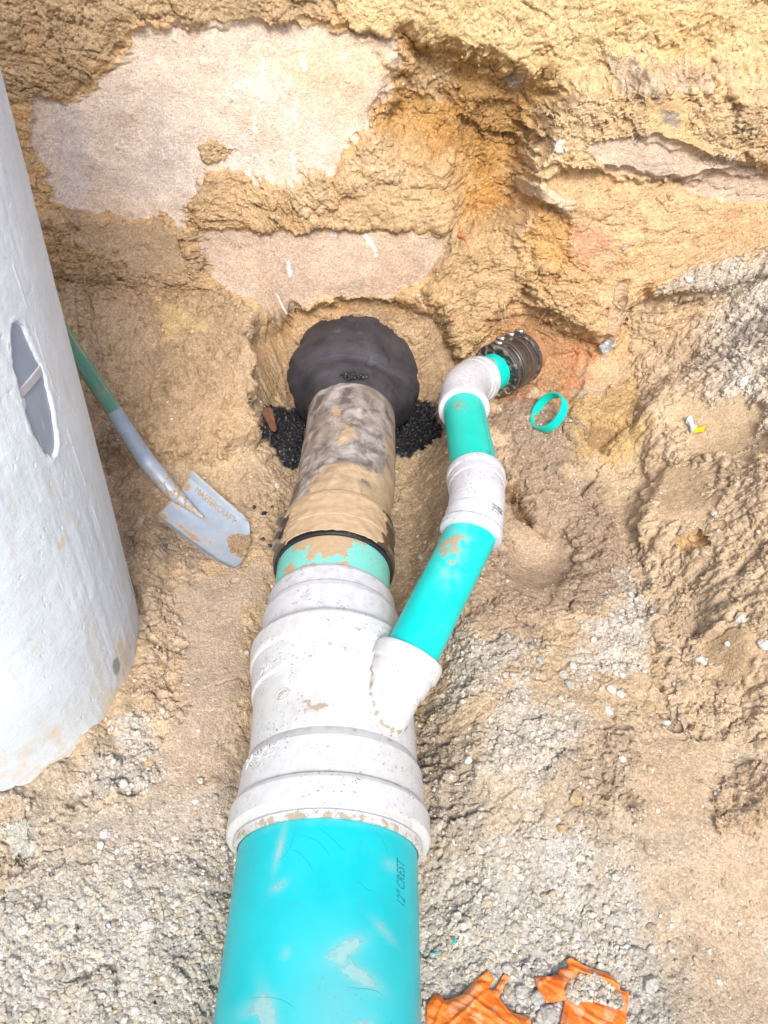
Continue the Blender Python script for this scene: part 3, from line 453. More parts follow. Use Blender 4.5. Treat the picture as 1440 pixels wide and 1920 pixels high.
for pts, soft, warp, disp, col, al, ro, gr in PATCHES:
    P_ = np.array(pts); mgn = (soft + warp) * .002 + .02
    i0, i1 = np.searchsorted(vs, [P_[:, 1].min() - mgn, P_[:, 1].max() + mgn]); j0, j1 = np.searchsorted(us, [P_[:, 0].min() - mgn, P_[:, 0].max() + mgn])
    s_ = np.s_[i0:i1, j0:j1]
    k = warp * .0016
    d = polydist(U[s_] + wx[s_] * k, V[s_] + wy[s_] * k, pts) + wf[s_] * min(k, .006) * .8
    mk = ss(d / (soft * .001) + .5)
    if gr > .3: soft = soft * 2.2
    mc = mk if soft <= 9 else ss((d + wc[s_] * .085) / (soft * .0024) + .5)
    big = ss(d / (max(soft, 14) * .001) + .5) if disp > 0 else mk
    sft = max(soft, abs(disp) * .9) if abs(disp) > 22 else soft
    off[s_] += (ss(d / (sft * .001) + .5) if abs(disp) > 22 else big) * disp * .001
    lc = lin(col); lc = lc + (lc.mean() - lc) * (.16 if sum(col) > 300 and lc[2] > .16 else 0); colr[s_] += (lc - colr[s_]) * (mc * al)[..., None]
    rough[s_] += (ro - rough[s_]) * mc * .95
    grav[s_] += (gr - grav[s_]) * mc * .95
for pts, wd_, dp_ in GROOVES:
    P_ = np.array(pts); mg = wd_ * .004 + .03
    i0, i1 = np.searchsorted(vs, [P_[:, 1].min() - mg, P_[:, 1].max() + mg]); j0, j1 = np.searchsorted(us, [P_[:, 0].min() - mg, P_[:, 0].max() + mg]); s_ = np.s_[i0:i1, j0:j1]
    qx = U[s_] + wx[s_] * .03 + wf[s_] * .006; qy = V[s_] + wy[s_] * .03; dm_ = np.full(qx.shape, 9.)
    for (ax, ay), (bx, by) in zip(pts[:-1], pts[1:]):
        ex, ey = bx - ax, by - ay; t_ = np.clip(((qx - ax) * ex + (qy - ay) * ey) / (ex * ex + ey * ey + 1e-9), 0, 1); dm_ = np.minimum(dm_, np.hypot(qx - ax - ex * t_, qy - ay - ey * t_))
    fade = ss((wc[s_] + .28) / .3)
    off[s_] += dp_ * .001 * np.exp(-(dm_ / (wd_ * .001)) ** 1.6) * fade
rough = np.clip(rough, 0, 1)
rock = ss((rough - .15) / .5)
# broken earth at several sizes, loose clods and cracks where the soil is loose, tool-smoothed elsewhere
low = fbm(U, V, .34, 3, 61)
torn = fbm(U + .02 * wx, V * 1.5 + .02 * wy, .10, 5, 71, .55, True)
mid = fbm(U, V, .05, 4, 81)
bil = np.abs(fbm(U + .01 * wy, V, .13, 5, 75, .55)) 
h = .030 * low + .009 * (0.35 + rock) * mid + wallw * rock * .024 * (bil - .12)
fac = worley(U + .012 * wx, V + .012 * wy, .11, 77); h += wallw * rock * .016 * (fac[2] - .5) * ss((fac[1] - fac[0]) / .12)
du_ = U + .006 * wx; dv_ = V + .006 * wy
step_ = fbm(U, V * 1.7, .16, 4, 91)          # slabby ledges on the wall
st = step_ * 9; sf = st - np.floor(st)
h += wallw * rock * .004 * (np.floor(st) + ss(sf / .25) - st)
jm = fbm(U, V, .14, 4, 85); jx = U + .010 * wx + .004 * wf; jy = V + .010 * wy
for lam_, amp_, sd_, lo_ in ((.075, .016, 301, -.08), (.032, .0080, 311, -.15), (.014, .0034, 321, -.3)):
    hc_, a1_, a2_ = chunks(jx, jy, lam_, sd_); mk_ = ss((rough - .28) / .35) * ss((jm - lo_) / .15)
    amp_ = amp_ * (1 - .35 * wallw); h += amp_ * mk_ * hc_; h -= amp_ * .55 * mk_ * (1 - ss((a2_ - a1_) / .09))
f1, f2, ci = worley(du_, dv_, .045, 3)
clod = np.clip(1 - (f1 / .62) ** 2, 0, 1) * (ci > .35)
h += .009 * (1 - .7 * wallw) * ss((rough - .5) / .35) * clod * (.4 + ci)
crackn = fbm(U, V, .12, 3, 95)
h -= .007 * (1 - ss((f2 - f1) / .10)) * ss((rough - .3) / .3) * ss((crackn + .05) / .15)
f1, f2, ci = worley(du_, dv_, .019, 4)
h += .0040 * (1 - .5 * wallw) * ss((rough - .3) / .4) * np.clip(1 - (f1 / .7) ** 2, 0, 1) * (.3 + ci)
ck = (1 - ss((f2 - f1) / .12)) * ss((rough - .25) / .4)
h -= .0025 * ck
f1, f2, ci3 = worley(U + .002 * wf, V, .0085, 6)
h += .0032 * (.15 + ss((rough - .2) / .5)) * np.clip(1 - (f1 / .7) ** 2, 0, 1) * (.2 + ci3)
h += .0011 * (.5 + rough) * fbm(U, V, .006, 2, 99)
# long thin cracks
cr = np.abs(fbm(U, V, .22, 4, 111)); cm = ss((fbm(U, V, .3, 2, 115) - .02) / .1)
h -= .012 * (1 - ss(cr / .010)) * cm * (.25 + rock)
# blade scrape lines on the right wall
scrp = fbm(U * .25 + V * .1, V, .02, 3, 121)
h += .003 * wallw * ss((U - .4) / .2) * scrp * (1 - rock * .5)
G1 = G + N0 * off[..., None]
N1 = normals(G1)
for _ in range(2):
    N1[1:-1] = (N1[2:] + N1[:-2] + 2 * N1[1:-1]) / 4
N1 /= np.linalg.norm(N1, axis=-1, keepdims=True)
G1 = G1 + N1 * (h * inner)[..., None]
# pigment: mottling, paler loose grit, darker damp clods
tone = 1 + .16 * vlow + .14 * fbm(U, V, .05, 4, 131) + .10 * (ci - .5) * rock + .08 * (ci3 - .5)
colr = colr * (K * tone)[..., None]
yel = ss((fbm(U, V, .18, 4, 141) - .05) / .25) * wallw * .35
colr = colr * (1 - yel[..., None] * (1 - np.array([1.06, .92, .76])))
grt = ss((fbm(U, V, .04, 5, 151) - .12) / .12) * np.clip(grav * 1.3, 0, 1) * .6
colr += (lin((205, 200, 190)) * K - colr) * grt[..., None]
# pale speckle grains in the sand
f1, f2, cs = worley(U, V, .011, 161)
gs = (f1 < .16) * (cs > .80) * (.35 + .6 * np.clip(grav, 0, .3) / .3)
colr += (lin((232, 224, 210)) - colr) * (gs * .4)[..., None]
colr = np.clip(colr, .01, .92)
ground = mesh_obj('ground', G1.reshape(-1, 3), grid_faces(NR, NC), MSOIL, smooth=True, attrs={'Col': colr.reshape(-1, 3)})
tag(ground, 'sandy tan excavated trench floor and torn earth wall', None, None, 'structure')
NF = normals(G1)
def at(u, v):
    j = int(np.clip(np.searchsorted(us, u), 1, NC - 1)); i = int(np.clip(np.searchsorted(vs, v), 1, NR - 1))
    return G1[i, j].copy(), N1[i, j].copy(), colr[i, j].copy()
# lookup of floor height by world X, Y
def floor_z(x, y, smooth=False):
    v = np.interp(y, _Yt, _vt); src = G if smooth else G1
    j = np.clip(np.searchsorted(us, x), 1, NC - 1); i = np.clip(np.searchsorted(vs, v), 1, NR - 1)
    return src[i, j, 2]

# ------------------------------------------------------------------ stones and crumbs
def ico(sub):
    bm = bmesh.new(); bmesh.ops.create_icosphere(bm, subdivisions=sub, radius=1)
    v = np.array([x.co[:] for x in bm.verts]); f = np.array([[y.index for y in x.verts] for x in bm.faces]); bm.free(); return v, f
ICO = {1: ico(1), 2: ico(2), 3: ico(3)}
def stones_mesh(name, pos, nor, rad, col, mat, sub=1, seed=0, jit=.22, flat=.7, smooth=False):
    R_ = np.random.RandomState(seed); v, f = ICO[sub]; n = len(pos)
    q = R_.normal(size=(n, 4)); q /= np.linalg.norm(q, axis=1, keepdims=True)
    a, b, c, d = q.T
    Rm = np.stack([np.stack([1 - 2 * (c * c + d * d), 2 * (b * c - d * a), 2 * (b * d + c * a)], -1),
                   np.stack([2 * (b * c + d * a), 1 - 2 * (b * b + d * d), 2 * (c * d - b * a)], -1),
                   np.stack([2 * (b * d - c * a), 2 * (c * d + b * a), 1 - 2 * (b * b + c * c)], -1)], 1)
    scl = R_.uniform(.6, 1.15, (n, 1, 3))
    vv = v[None] * (1 + R_.uniform(-jit, jit, (n, len(v), 1))) * scl
    if sub > 1:       # chip flat facets
        for _ in range(7):
            p = R_.normal(size=(n, 1, 3)); p /= np.linalg.norm(p, axis=2, keepdims=True)
            dd = (vv * p).sum(-1, keepdims=True); lim = R_.uniform(.5, .8, (n, 1, 1))
            vv = vv - p * np.maximum(dd - lim, 0) * .95
    vv = np.einsum('nij,nkj->nki', Rm, vv)
    along = (vv * nor[:, None]).sum(-1, keepdims=True)
    vv = vv - nor[:, None] * along * (1 - flat)
    vv = vv * rad[:, None, None] + pos[:, None]
    ff = (f[None] + (np.arange(n) * len(v))[:, None, None]).reshape(-1, 3)
    cc = np.repeat(col, len(v), 0) * R_.uniform(.93, 1.07, (n * len(v), 1))
    return mesh_obj(name, vv.reshape(-1, 3), ff, mat, smooth=smooth, attrs={'Col': np.clip(cc, .005, .95)})
area = np.outer(np.gradient(vs), np.gradient(us))
vis = (U > -1.2) & (U < 1.45) & (V > .12) & (V < 3.25)
# keep clear of the main pipe
clear = ~((np.abs(G[..., 0]) < .13) & (G[..., 2] < .2) & (V < 1.9))
for gl_ in (GLOVE_A, GLOVE_B):
    g_ = np.array(gl_); i0, i1 = np.searchsorted(vs, [g_[:, 1].min() - .02, g_[:, 1].max() + .02]); j0, j1 = np.searchsorted(us, [g_[:, 0].min() - .02, g_[:, 0].max() + .02])
    clear[i0:i1, j0:j1] &= polydist(U[i0:i1, j0:j1], V[i0:i1, j0:j1], gl_) < -.003
RS = np.random.RandomState(5)
def sample(dens, n):
    p = (dens * area * vis * clear).ravel(); p = p / p.sum()
    k = RS.choice(p.size, n, p=p); return G1.reshape(-1, 3)[k], N1.reshape(-1, 3)[k], colr.reshape(-1, 3)[k]
gd = np.clip(grav, 0, 1) ** 1.1 * (.25 + 1.0 * ss((fbm(U, V, .05, 3, 171) + .12) / .3)) * (1 - .7 * wallw) + .004 * (1 - .9 * wallw)
def powr(n, lo, hi, a): 
    x = RS.uniform(size=n); return (lo ** (-a) * (1 - x) + hi ** (-a) * x) ** (-1 / a)
GREYS = np.array([lin(c) for c in [(210, 202, 188), (224, 218, 206), (192, 184, 170), (202, 188, 164), (236, 232, 224), (182, 170, 152), (212, 196, 168)]]) * K
n = 24000
p, q, c = sample(gd, n); r = powr(n, .0020, .0105, 2.1)
cc = GREYS[RS.randint(0, len(GREYS), n)]; mixc = RS.uniform(0, .55, (n, 1)); cc = cc * (1 - mixc) + c * mixc; cc *= RS.uniform(.85, 1.12, (n, 1))
sel = r < .0045
tag(stones_mesh('fine_gravel', p[sel] + q[sel] * (r[sel] * .25)[:, None], q[sel], r[sel], cc[sel], MSTONE, 1, 1), 'small grey and pale crushed stone spread over the trench floor', None, None, 'stuff')
tag(stones_mesh('coarse_gravel', p[~sel] + q[~sel] * (r[~sel] * .15)[:, None], q[~sel], r[~sel], cc[~sel], MSTONE, 2, 2, .12), 'coarser grey crushed stone lying among the fine gravel', None, None, 'stuff')
n = 100000
cd_ = ss((rough - .35) / .5) * (.12 + ss((fbm(U, V, .07, 3, 181) + .02) / .25)) * (1 - .30 * wallw) + .06 * (rough > .2) + .015
p, q, c = sample(cd_, n); r = powr(n, .0013, .011, 2.9)
cc = c * RS.uniform(.82, 1.14, (n, 1)); sel = r < .0042
tag(stones_mesh('soil_crumbs', p[sel] + q[sel] * (r[sel] * .2)[:, None], q[sel], r[sel], cc[sel], MSOIL, 1, 3, .25), 'loose tan soil crumbs over the ground and wall', None, None, 'stuff')
tag(stones_mesh('soil_clods', p[~sel] + q[~sel] * (r[~sel] * .1)[:, None], q[~sel], r[~sel], cc[~sel], MSOIL, 2, 4, .2), 'bigger tan soil clods broken from the trench wall', None, None, 'stuff')
# black bitumen crumbs either side of the old pipe
dark = (colr.sum(-1) < .22) * 1.
k_ = np.zeros_like(dark); k_[:] = dark
p, q, c = sample(k_ + 1e-7, 1500); r = powr(1500, .003, .011, 1.8)
okk = c.sum(-1) < .25; p, q, r = p[okk], q[okk], r[okk]
cc = np.tile(np.array([[.020, .022, .030]]), (len(p), 1)) * RS.uniform(.6, 1.6, (len(p), 1))
tm = NT('bitumen crumbs'); nn = tm.noise(200, 4); tm.bump(nn, .5, .001); M_TARC = tm.out(tm.attr('Col', True), .42)
tag(stones_mesh('bitumen_crumbs', p + q * (r * .3)[:, None], q, r, cc, M_TARC, 2, 6, .15), 'black glossy bitumen crumbs heaped both sides of the old pipe', None, None, 'stuff')
for k, lab in (('coal1', 'black crumb nearest the shovel tip'), ('coal2', 'larger black crumb between shovel tip and the old pipe'), ('coal3', 'black crumb closest to the grey side of the old pipe'),
               ('coal4', 'upper of two black crumbs beside the repair coupling'), ('coal5', 'lower of two black crumbs beside the repair coupling')):
    a, b, c = at(*SPOT[k]); rr = .009 if k == 'coal2' else .007
    o = stones_mesh('bitumen_crumb', a[None] + b[None] * .003, b[None], np.array([rr]), np.array([[.02, .022, .03]]), M_TARC, 2, 7 + len(lab), .12)
    tag(o, lab, 'crumb', 'single black crumbs left of the old pipe')
# single stones
sidx = 0
for (u_, v_), rmm, lab in STONES:
    a, b, c = at(u_, v_); rr = rmm * .001
    cc = lin((228, 222, 212)) * K if ('white' in lab or 'pale' in lab) else lin((190, 186, 178)) * K
    if 'brown' in lab or 'tan ' in lab or 'beige' in lab: cc = lin((196, 168, 128)) * K
    if 'dark brown' in lab: cc = lin((130, 104, 84)) * K
    o = stones_mesh('stone', a[None] + b[None] * rr * .25, b[None], np.array([rr]), cc[None], MSTONE, 3, 100 + sidx, .05, .62)
    tag(o, lab, 'stone', 'larger single stones on the trench floor'); sidx += 1

# ------------------------------------------------------------------ tubes
def frames(pts):
    pts = np.asarray(pts, float); t = np.gradient(pts, axis=0); t /= np.linalg.norm(t, axis=1, keepdims=True)
    up = np.array([0, 0, 1.]) if abs(t[0][2]) < .9 else np.array([1., 0, 0])
    a = up - t[0] * up.dot(t[0]); a /= np.linalg.norm(a); A = [a]
    for k in range(1, len(t)):
        a = A[-1] - t[k] * A[-1].dot(t[k]); A.append(a / np.linalg.norm(a))
    A = np.array(A); B = np.cross(t, A); return t, A, B          # A = up-most, B = left of travel
def tube(name, pts, rad, mat, parent=None, seg=128, dirt=None, disp=None, smooth_angle=True, closed=False):
    pts = np.asarray(pts, float); rad = np.asarray(rad, float); t, A, B = frames(pts)
    th = np.linspace(0, 2 * np.pi, seg, endpoint=False)
    R_ = np.repeat(rad[:, None], seg, 1); s = np.concatenate([[0], np.cumsum(np.linalg.norm(np.diff(pts, axis=0), axis=1))])
    S_, T_ = np.meshgrid(s, th, indexing='ij')
    if disp is not None: R_ = R_ + disp(S_, T_)
    P3 = pts[:, None] + R_[..., None] * (np.cos(T_)[..., None] * A[:, None] + np.sin(T_)[..., None] * B[:, None])
    at_ = {}
    if dirt is not None: at_['dirt'] = np.clip(dirt(S_, T_, P3), 0, 1).ravel()
    o = mesh_obj(name, P3.reshape(-1, 3), grid_faces(len(pts), seg, True), mat, parent, True, at_)
    return o
def lathe(name, p0, p1, prof, mat, parent=None, seg=128, step=.006, **kw):
    """prof: (distance along, radius) corner points; sharp corners get doubled rings"""
    p0 = np.array(p0, float); p1 = np.array(p1, float); d = (p1 - p0) / np.linalg.norm(p1 - p0)
    S = []; R_ = []
    for (a, ra), (b, rb) in zip(prof[:-1], prof[1:]):
        L = math.hypot(b - a, rb - ra); k = max(2, int(L / step) + 1)
        e = min(.0012 / max(L, 1e-6), .25)
        tt = np.concatenate([[0, e], np.linspace(e, 1 - e, k)[1:-1], [1 - e]])
        S += list(a + (b - a) * tt); R_ += list(ra + (rb - ra) * tt)
    S.append(prof[-1][0]); R_.append(prof[-1][1])
    S = np.array(S); R_ = np.array(R_); t = d
    up = np.array([0, 0, 1.]) if abs(d[2]) < .9 else np.array([1., 0, 0]); A = up - t * up.dot(t); A /= np.linalg.norm(A); B = np.cross(t, A)
    th = np.linspace(0, 2 * np.pi, seg, endpoint=False); S_, T_ = np.meshgrid(S, th, indexing='ij'); Rr = np.repeat(R_[:, None], seg, 1)
    if kw.get('disp') is not None: Rr = Rr + kw['disp'](S_, T_)
    P3 = p0 + S_[..., None] * d + Rr[..., None] * (np.cos(T_)[..., None] * A + np.sin(T_)[..., None] * B)
    at_ = {}
    if kw.get('dirt') is not None: at_['dirt'] = np.clip(kw['dirt'](S_, T_, P3), 0, 1).ravel()
    return mesh_obj(name, P3.reshape(-1, 3), grid_faces(len(S), seg, True), mat, parent, True, at_)
def bumpat(x, y, cx, cy, rx, ry, rot=0):
    c, s = math.cos(rot), math.sin(rot); dx = x - cx; dy = y - cy
    return np.exp(-(((dx * c + dy * s) / rx) ** 2 + ((-dx * s + dy * c) / ry) ** 2))
def wrap_text(name, txt, size, mat, parent, fn, extrude=.0006, shear=0., font_scale=1.):
    cu = bpy.data.curves.new('txt', 'FONT'); cu.body = txt; cu.size = size; cu.extrude = extrude; cu.shear = shear; cu.resolution_u = 3
    to = bpy.data.objects.new('txt', cu); COL.objects.link(to); bpy.context.view_layer.update()
    me = bpy.data.meshes.new_from_object(to.evaluated_get(bpy.context.evaluated_depsgraph_get()))
    bpy.data.objects.remove(to)
    for v in me.vertices: v.co = Vector(fn(*v.co))
    me.materials.clear(); me.materials.append(mat); me.name = name
    o = bpy.data.objects.new(name, me); COL.objects.link(o); o.parent = parent
    return o
AX = (-.008, .16)      # main line axis x, z
M_INK = NT('black print ink').out((.02, .03, .04), .6)
M_INKG = NT('grey blue print ink').out((.01, .22, .27), .6)

# 1 big teal pipe in the foreground
big = empty('sewer_pipe'); tag(big, 'big teal plastic pipe running out of the bottom of the picture', 'pipe')
def d_big(S, T, P):
    y = P[..., 1]; x = P[..., 0]; top = np.cos(T)
    d = .75 * bumpat(x, y, .02, .26, .07, .10) * .5
    for cx, cy, rx, ry, ro, a in ((-.07, .235, .012, .055, .35, .9), (-.10, .27, .03, .012, .2, .5), (.03, .345, .03, .012, .5, .6), (.05, .31, .035, .010, -.4, .55), (.085, .375, .022, .006, -.6, .6),
                                  (-.085, .49, .006, .035, -.15, .7), (-.08, .43, .014, .007, .4, .6), (.095, .475, .012, .008, 0, .5), (-.06, .335, .007, .007, 0, .5), (.05, .245, .02, .006, .5, .6)):
        d = d + a * bumpat(x, y, cx, cy, rx, ry, ro)
    d = d + .35 * ss((y - .515) / .02) * (.5 + fbm(x, y, .02, 3, 7))
    return d * (top > -.2)
lathe('pipe_barrel', (AX[0], -1.6, AX[1]), (AX[0], .60, AX[1]), [(0, .145), (0, .159), (2.19, .159), (2.195, .157), (2.195, .145)], M_TEAL, big, 200, .008, dirt=d_big)
def on_cyl(cx, cz, R, y0, ang0, axial, sgn=1):
    """text mapped on a cylinder parallel to Y. axial: letters run along Y; else round the girth. ang from the top, + to the right"""
    def f(x, y, z):
        if axial: x *= .58; y *= 1.15
        if axial: Y = y0 + x; a = ang0 - sgn * y / R if False else ang0 + (-y) / R
        else: Y = y0 + sgn * y; a = ang0 + sgn * x / R
        r = R + z
        return (cx + r * math.sin(a), Y, cz + r * math.cos(a))
    return f
wrap_text('printed_text', '12" CREST', .027, M_INKG, big, on_cyl(AX[0], AX[1], .1593, .418, math.radians(53), True), .0002, .35)

# 2 wye fitting
wye = empty('wye_fitting'); tag(wye, 'white plastic wye fitting with big ribbed collars joining two teal pipes', 'pipe fitting')
def d_wye(S, T, P):
    y = P[..., 1]; x = P[..., 0]; n = fbm(x * 1.3 + 5, y, .02, 3, 17)
    d = .22 * ss((n - .02) / .15) * ss((np.cos(T) - .3) / .3)
    d += .55 * bumpat(x, y, -.035, .735, .03, .008, .3) + .35 * bumpat(x, y, -.06, .745, .03, .02)
    d += .5 * bumpat(x, y, .04, .905, .012, .008) + .45 * bumpat(x, y, .02, .86, .02, .008) + .4 * bumpat(x, y, -.02, .87, .01, .006)
    for yy in (.553, .604, .69, .905): d += .30 * np.exp(-((y - yy) / .0035) ** 2) * (.5 + 1.4 * n)
    d += .45 * ss((.548 - y) / .012)
    return d
wprof = [(0, .1605), (0, .167), (.012, .1695), (.013, .166), (.018, .166), (.019, .180), (.024, .183), (.062, .183), (.070, .180), (.074, .1745), (.145, .171), (.160, .165),
         (.165, .1625), (.225, .162), (.30, .163), (.305, .167), (.365, .1695), (.370, .173), (.376, .1745), (.412, .1745), (.420, .171), (.421, .15)]
def wbow(S, T): return 0 * S
o = lathe('fitting_body', (AX[0], .531, AX[1]), (AX[0], .96, AX[1]), wprof, M_WHITE, wye, 220, .006, dirt=d_wye)
def bow(o, f):
    me = o.data; n = len(me.vertices); a = np.empty(n * 3, np.float32); me.vertices.foreach_get('co', a); a = a.reshape(-1, 3)
    a[:, 0] += f(a[:, 1]); me.vertices.foreach_set('co', a.ravel()); me.update()
def axx(y): return -.026 * ss((y - .66) / .5) + .020 * ss((y - 1.28) / .25)
bow(o, axx)
def wtext(cx, cz, R, y0, a0, sgn):
    g = on_cyl(cx, cz, R, y0, math.radians(a0), False, sgn)
    def f(x, y, z):
        q = g(x, y, z); return (q[0] + float(axx(q[1])), q[1], q[2])
    return f
wrap_text('raised_lettering', 'SDR-26', .030, M_WHITE, wye, wtext(AX[0], AX[1], .1672, .846, -62, 1), .0016)
wrap_text('raised_lettering', 'SDR-26', .030, M_WHITE, wye, wtext(AX[0], AX[1], .1722, .672, -36, -1), .0016)
wrap_text('raised_lettering', '12x4 ASTM', .017, M_WHITE, wye, wtext(AX[0], AX[1], .1745, .918, 12, 1), .0009)
# oval maker's mark
th = np.linspace(0, 2 * np.pi, 40, endpoint=False); vv = []; ff = []
for k, (rr, hh) in enumerate(((.0, .0009), (.6, .0009), (.72, .0002), (.85, .0002), (.93, .0018), (1.0, .0018), (1.06, -.001))):
    for t_ in th:
        a = math.radians(-37) + rr * .017 * math.cos(t_) / .162; y_ = .775 + rr * .012 * math.sin(t_)
        R_ = .1622 + hh + (.0010 if (rr < .65 and math.sin(t_ * 5) > .3) else 0)
        vv.append((AX[0] + R_ * math.sin(a) + float(axx(y_)), y_, AX[1] + R_ * math.cos(a)))
mesh_obj('oval_emblem', vv, grid_faces(7, 40, True), M_WHITE, wye, True, {'dirt': np.full(len(vv), .42)})
# branch of the wye
A0 = np.array([.132, .871, .300]); E2a = np.array([.257, 1.122, .390]); dA = nrm(E2a - A0)
root = A0 - dA * .36
def d_br(S, T, P): 
    n = fbm(P[..., 0] * 2, P[..., 1] * 2, .02, 3, 27)
    rm = np.hypot(P[..., 0] - AX[0], P[..., 2] - AX[1])
    return .12 * ss(n / .2) + .9 * np.exp(-((rm - .1665) / .0035) ** 2) * (.6 + 1.2 * n) + .5 * np.exp(-((S - .318) / .003) ** 2) * (n > -.1) + .4 * np.exp(-((S - .288) / .003) ** 2) * (n > 0)
lathe('branch_hub', root, A0 + dA * .01, [(0.05, .050), (.16, .0555), (.285, .0565), (.290, .062), (.322, .0635), (.326, .0695), (.352, .0705), (.358, .0685), (.359, .0535), (.340, .0535)], M_WHITE, wye, 120, .005, dirt=d_br)

# 3 reducer bushing, 4 stub, 5 coupling, 6 old pipe
ax2 = AX[0]
red = lathe('reducer_bushing', (ax2, .935, AX[1]), (ax2, 1.1, AX[1]), [(0, .150), (.015, .152), (.020, .1535), (.095, .1530), (.108, .150), (.113, .1465), (.150, .1440), (.158, .1415), (.159, .12)], M_LAV, None, 180, .006,
            dirt=lambda S, T, P: .42 * ss((fbm(P[..., 0], P[..., 1], .018, 3, 37) + .05) / .2) * ss((np.cos(T) - .35) / .4))
bow(red, axx); tag(red, 'bluish white reducer bushing speckled with soil between wye and pale teal stub', 'pipe fitting')
def mud(x, y, cover, seed, lam=.05): return cover + .9 * fbm(x, y, lam, 4, seed)
def d_stub(S, T, P):
    x = P[..., 0] - AX[0]; y = P[..., 1]
    return ss((mud(x, y, .15, 47, .04) + .75 * bumpat(x, y, -.03, 1.17, .07, .05) + .35 * bumpat(x, y, .02, 1.10, .12, .018) - .4) / .3) * .9 + .1
stub = lathe('pipe_stub', (ax2, 1.08, AX[1]), (ax2, 1.28, AX[1]), [(0, .1335), (.1, .1335), (.2, .1335)], M_TEALP, None, 180, .005, dirt=d_stub)
bow(stub, axx); tag(stub, 'short pale teal pipe stub half covered in mud before the muddy coupling', 'pipe')
cpl = empty('repair_coupling'); tag(cpl, 'mud caked black rubber coupling with steel shear band on the old pipe', 'coupling')
def d_mudtop(c, seed):
    def f(S, T, P):
        x = P[..., 0] - AX[0] - axx(P[..., 1]); y = P[..., 1]
        return ss((fbm(x, y, .05, 4, seed) * .9 + c * (np.cos(T) - .74) + .5) / .25)
    return f
def m_disp(c, seed, amp=.006):
    g = d_mudtop(c, seed)
    def f(S, T):
        P = np.stack([AX[0] + .14 * np.sin(-T), 1.18 + S, S], -1); P[..., 0] += axx(P[..., 1])
        return g(S, T, P) * (amp + amp * fbm(P[..., 0], P[..., 1], .02, 3, 5))
    return f
b = lathe('rubber_sleeve', (ax2, 1.185, AX[1]), (ax2, 1.36, AX[1]), [(0, .132), (0, .1395), (.003, .1412), (.14, .1412), (.145, .139), (.146, .125)], M_RUB, cpl, 180, .005, dirt=lambda S, T, P: d_mudtop(2.2, 57)(S, T, P) * ss((P[..., 1] - 1.2) / .015)); bow(b, axx)
b = lathe('shear_band', (ax2, 1.18, AX[1]), (ax2, 1.32, AX[1]), [(.012, .1412), (.0125, .1435), (.06, .1435), (.062, .1448), (.11, .1435), (.132, .1435), (.1325, .1412)], M_BAND, cpl, 180, .004, dirt=d_mudtop(2.6, 67), disp=m_disp(2.6, 67, .004)); bow(b, axx)
for y_ in (1.205, 1.29):
    b = lathe('hose_clamp', (ax2, y_, AX[1]), (ax2, y_ + .014, AX[1]), [(0, .143), (0, .1462), (.014, .1462), (.014, .143)], M_STEEL, cpl, 180, .004, dirt=d_mudtop(2.4, 77)); bow(b, axx)
def box_at(name, c, ex, ey, ez, sx, sy, sz, mat, parent, bev=.0012):
    bm = bmesh.new(); bmesh.ops.create_cube(bm, size=1)
    for v in bm.verts: v.co = Vector((v.co.x * sx, v.co.y * sy, v.co.z * sz))
    bmesh.ops.bevel(bm, geom=bm.edges[:], offset=bev, segments=2, affect='EDGES', profile=.6)
    M_ = Matrix(np.array([ex, ey, ez]).T.tolist())
    for v in bm.verts: v.co = M_ @ v.co + Vector(c)
    me = bpy.data.meshes.new(name); bm.to_mesh(me); bm.free(); me.materials.append(mat)
    for p_ in me.polygons: p_.use_smooth = False
    o = bpy.data.objects.new(name, me); COL.objects.link(o); o.parent = parent; return o
for y_ in (1.212, 1.297, 1.25):
    a = math.radians(-66); cx = AX[0] + float(axx(y_)); nn_ = np.array([math.sin(a), 0, math.cos(a)]); tt_ = np.array([math.cos(a), 0, -math.sin(a)])
    box_at('clamp_screw', (cx + nn_[0] * .150, y_, AX[1] + nn_[2] * .150), tt_, (0, 1, 0), nn_, .032, .013, .010, M_STEEL, cpl)
# mud cap lying on the coupling
def gapped(S, T): return 0 * S
t = NT('old clay pipe'); x = t.noise(22, 7, .65, dist=.6); x2 = t.noise(7, 5, .6); x3 = t.noise(160, 5, .7)
c = t.mix(t.ramp(x, [(.38, 0.), (.62, 1.)]), tuple(lin((96, 88, 84)) * K), tuple(lin((176, 168, 162)) * K))
c = t.mix(t.ramp(x2, [(.52, 0.), (.66, .8)]), c, tuple(lin((130, 116, 104)) * K))
da = t.attr('dirt'); d = t.math('ADD', da, t.math('MULTIPLY', t.math('SUBTRACT', x3, .5), 1.))
dm = t.math('MULTIPLY', t.ramp(d, [(.40, 0.), (.66, 1.)]), t.ramp(da, [(.02, 0.), (.12, 1.)]))
mud_ = t.mix(t.ramp(t.noise(18, 5, .65), [(.35, 0.), (.65, 1.)]), tuple(lin((160, 140, 116)) * K), tuple(lin((198, 172, 138)) * K)); mud_ = t.mix(1., mud_, t.ramp(x3, [(.2, .8), (.8, 1.15)]), 'MULTIPLY')
c = t.mix(dm, c, mud_)
bl = t.attr('tar'); c = t.mix(bl, c, (.028, .027, .034))
t.bump(t.math('ADD', dm, t.math('MULTIPLY', x3, .6)), .5, .0015); M_CLAY = t.out(c, .62)
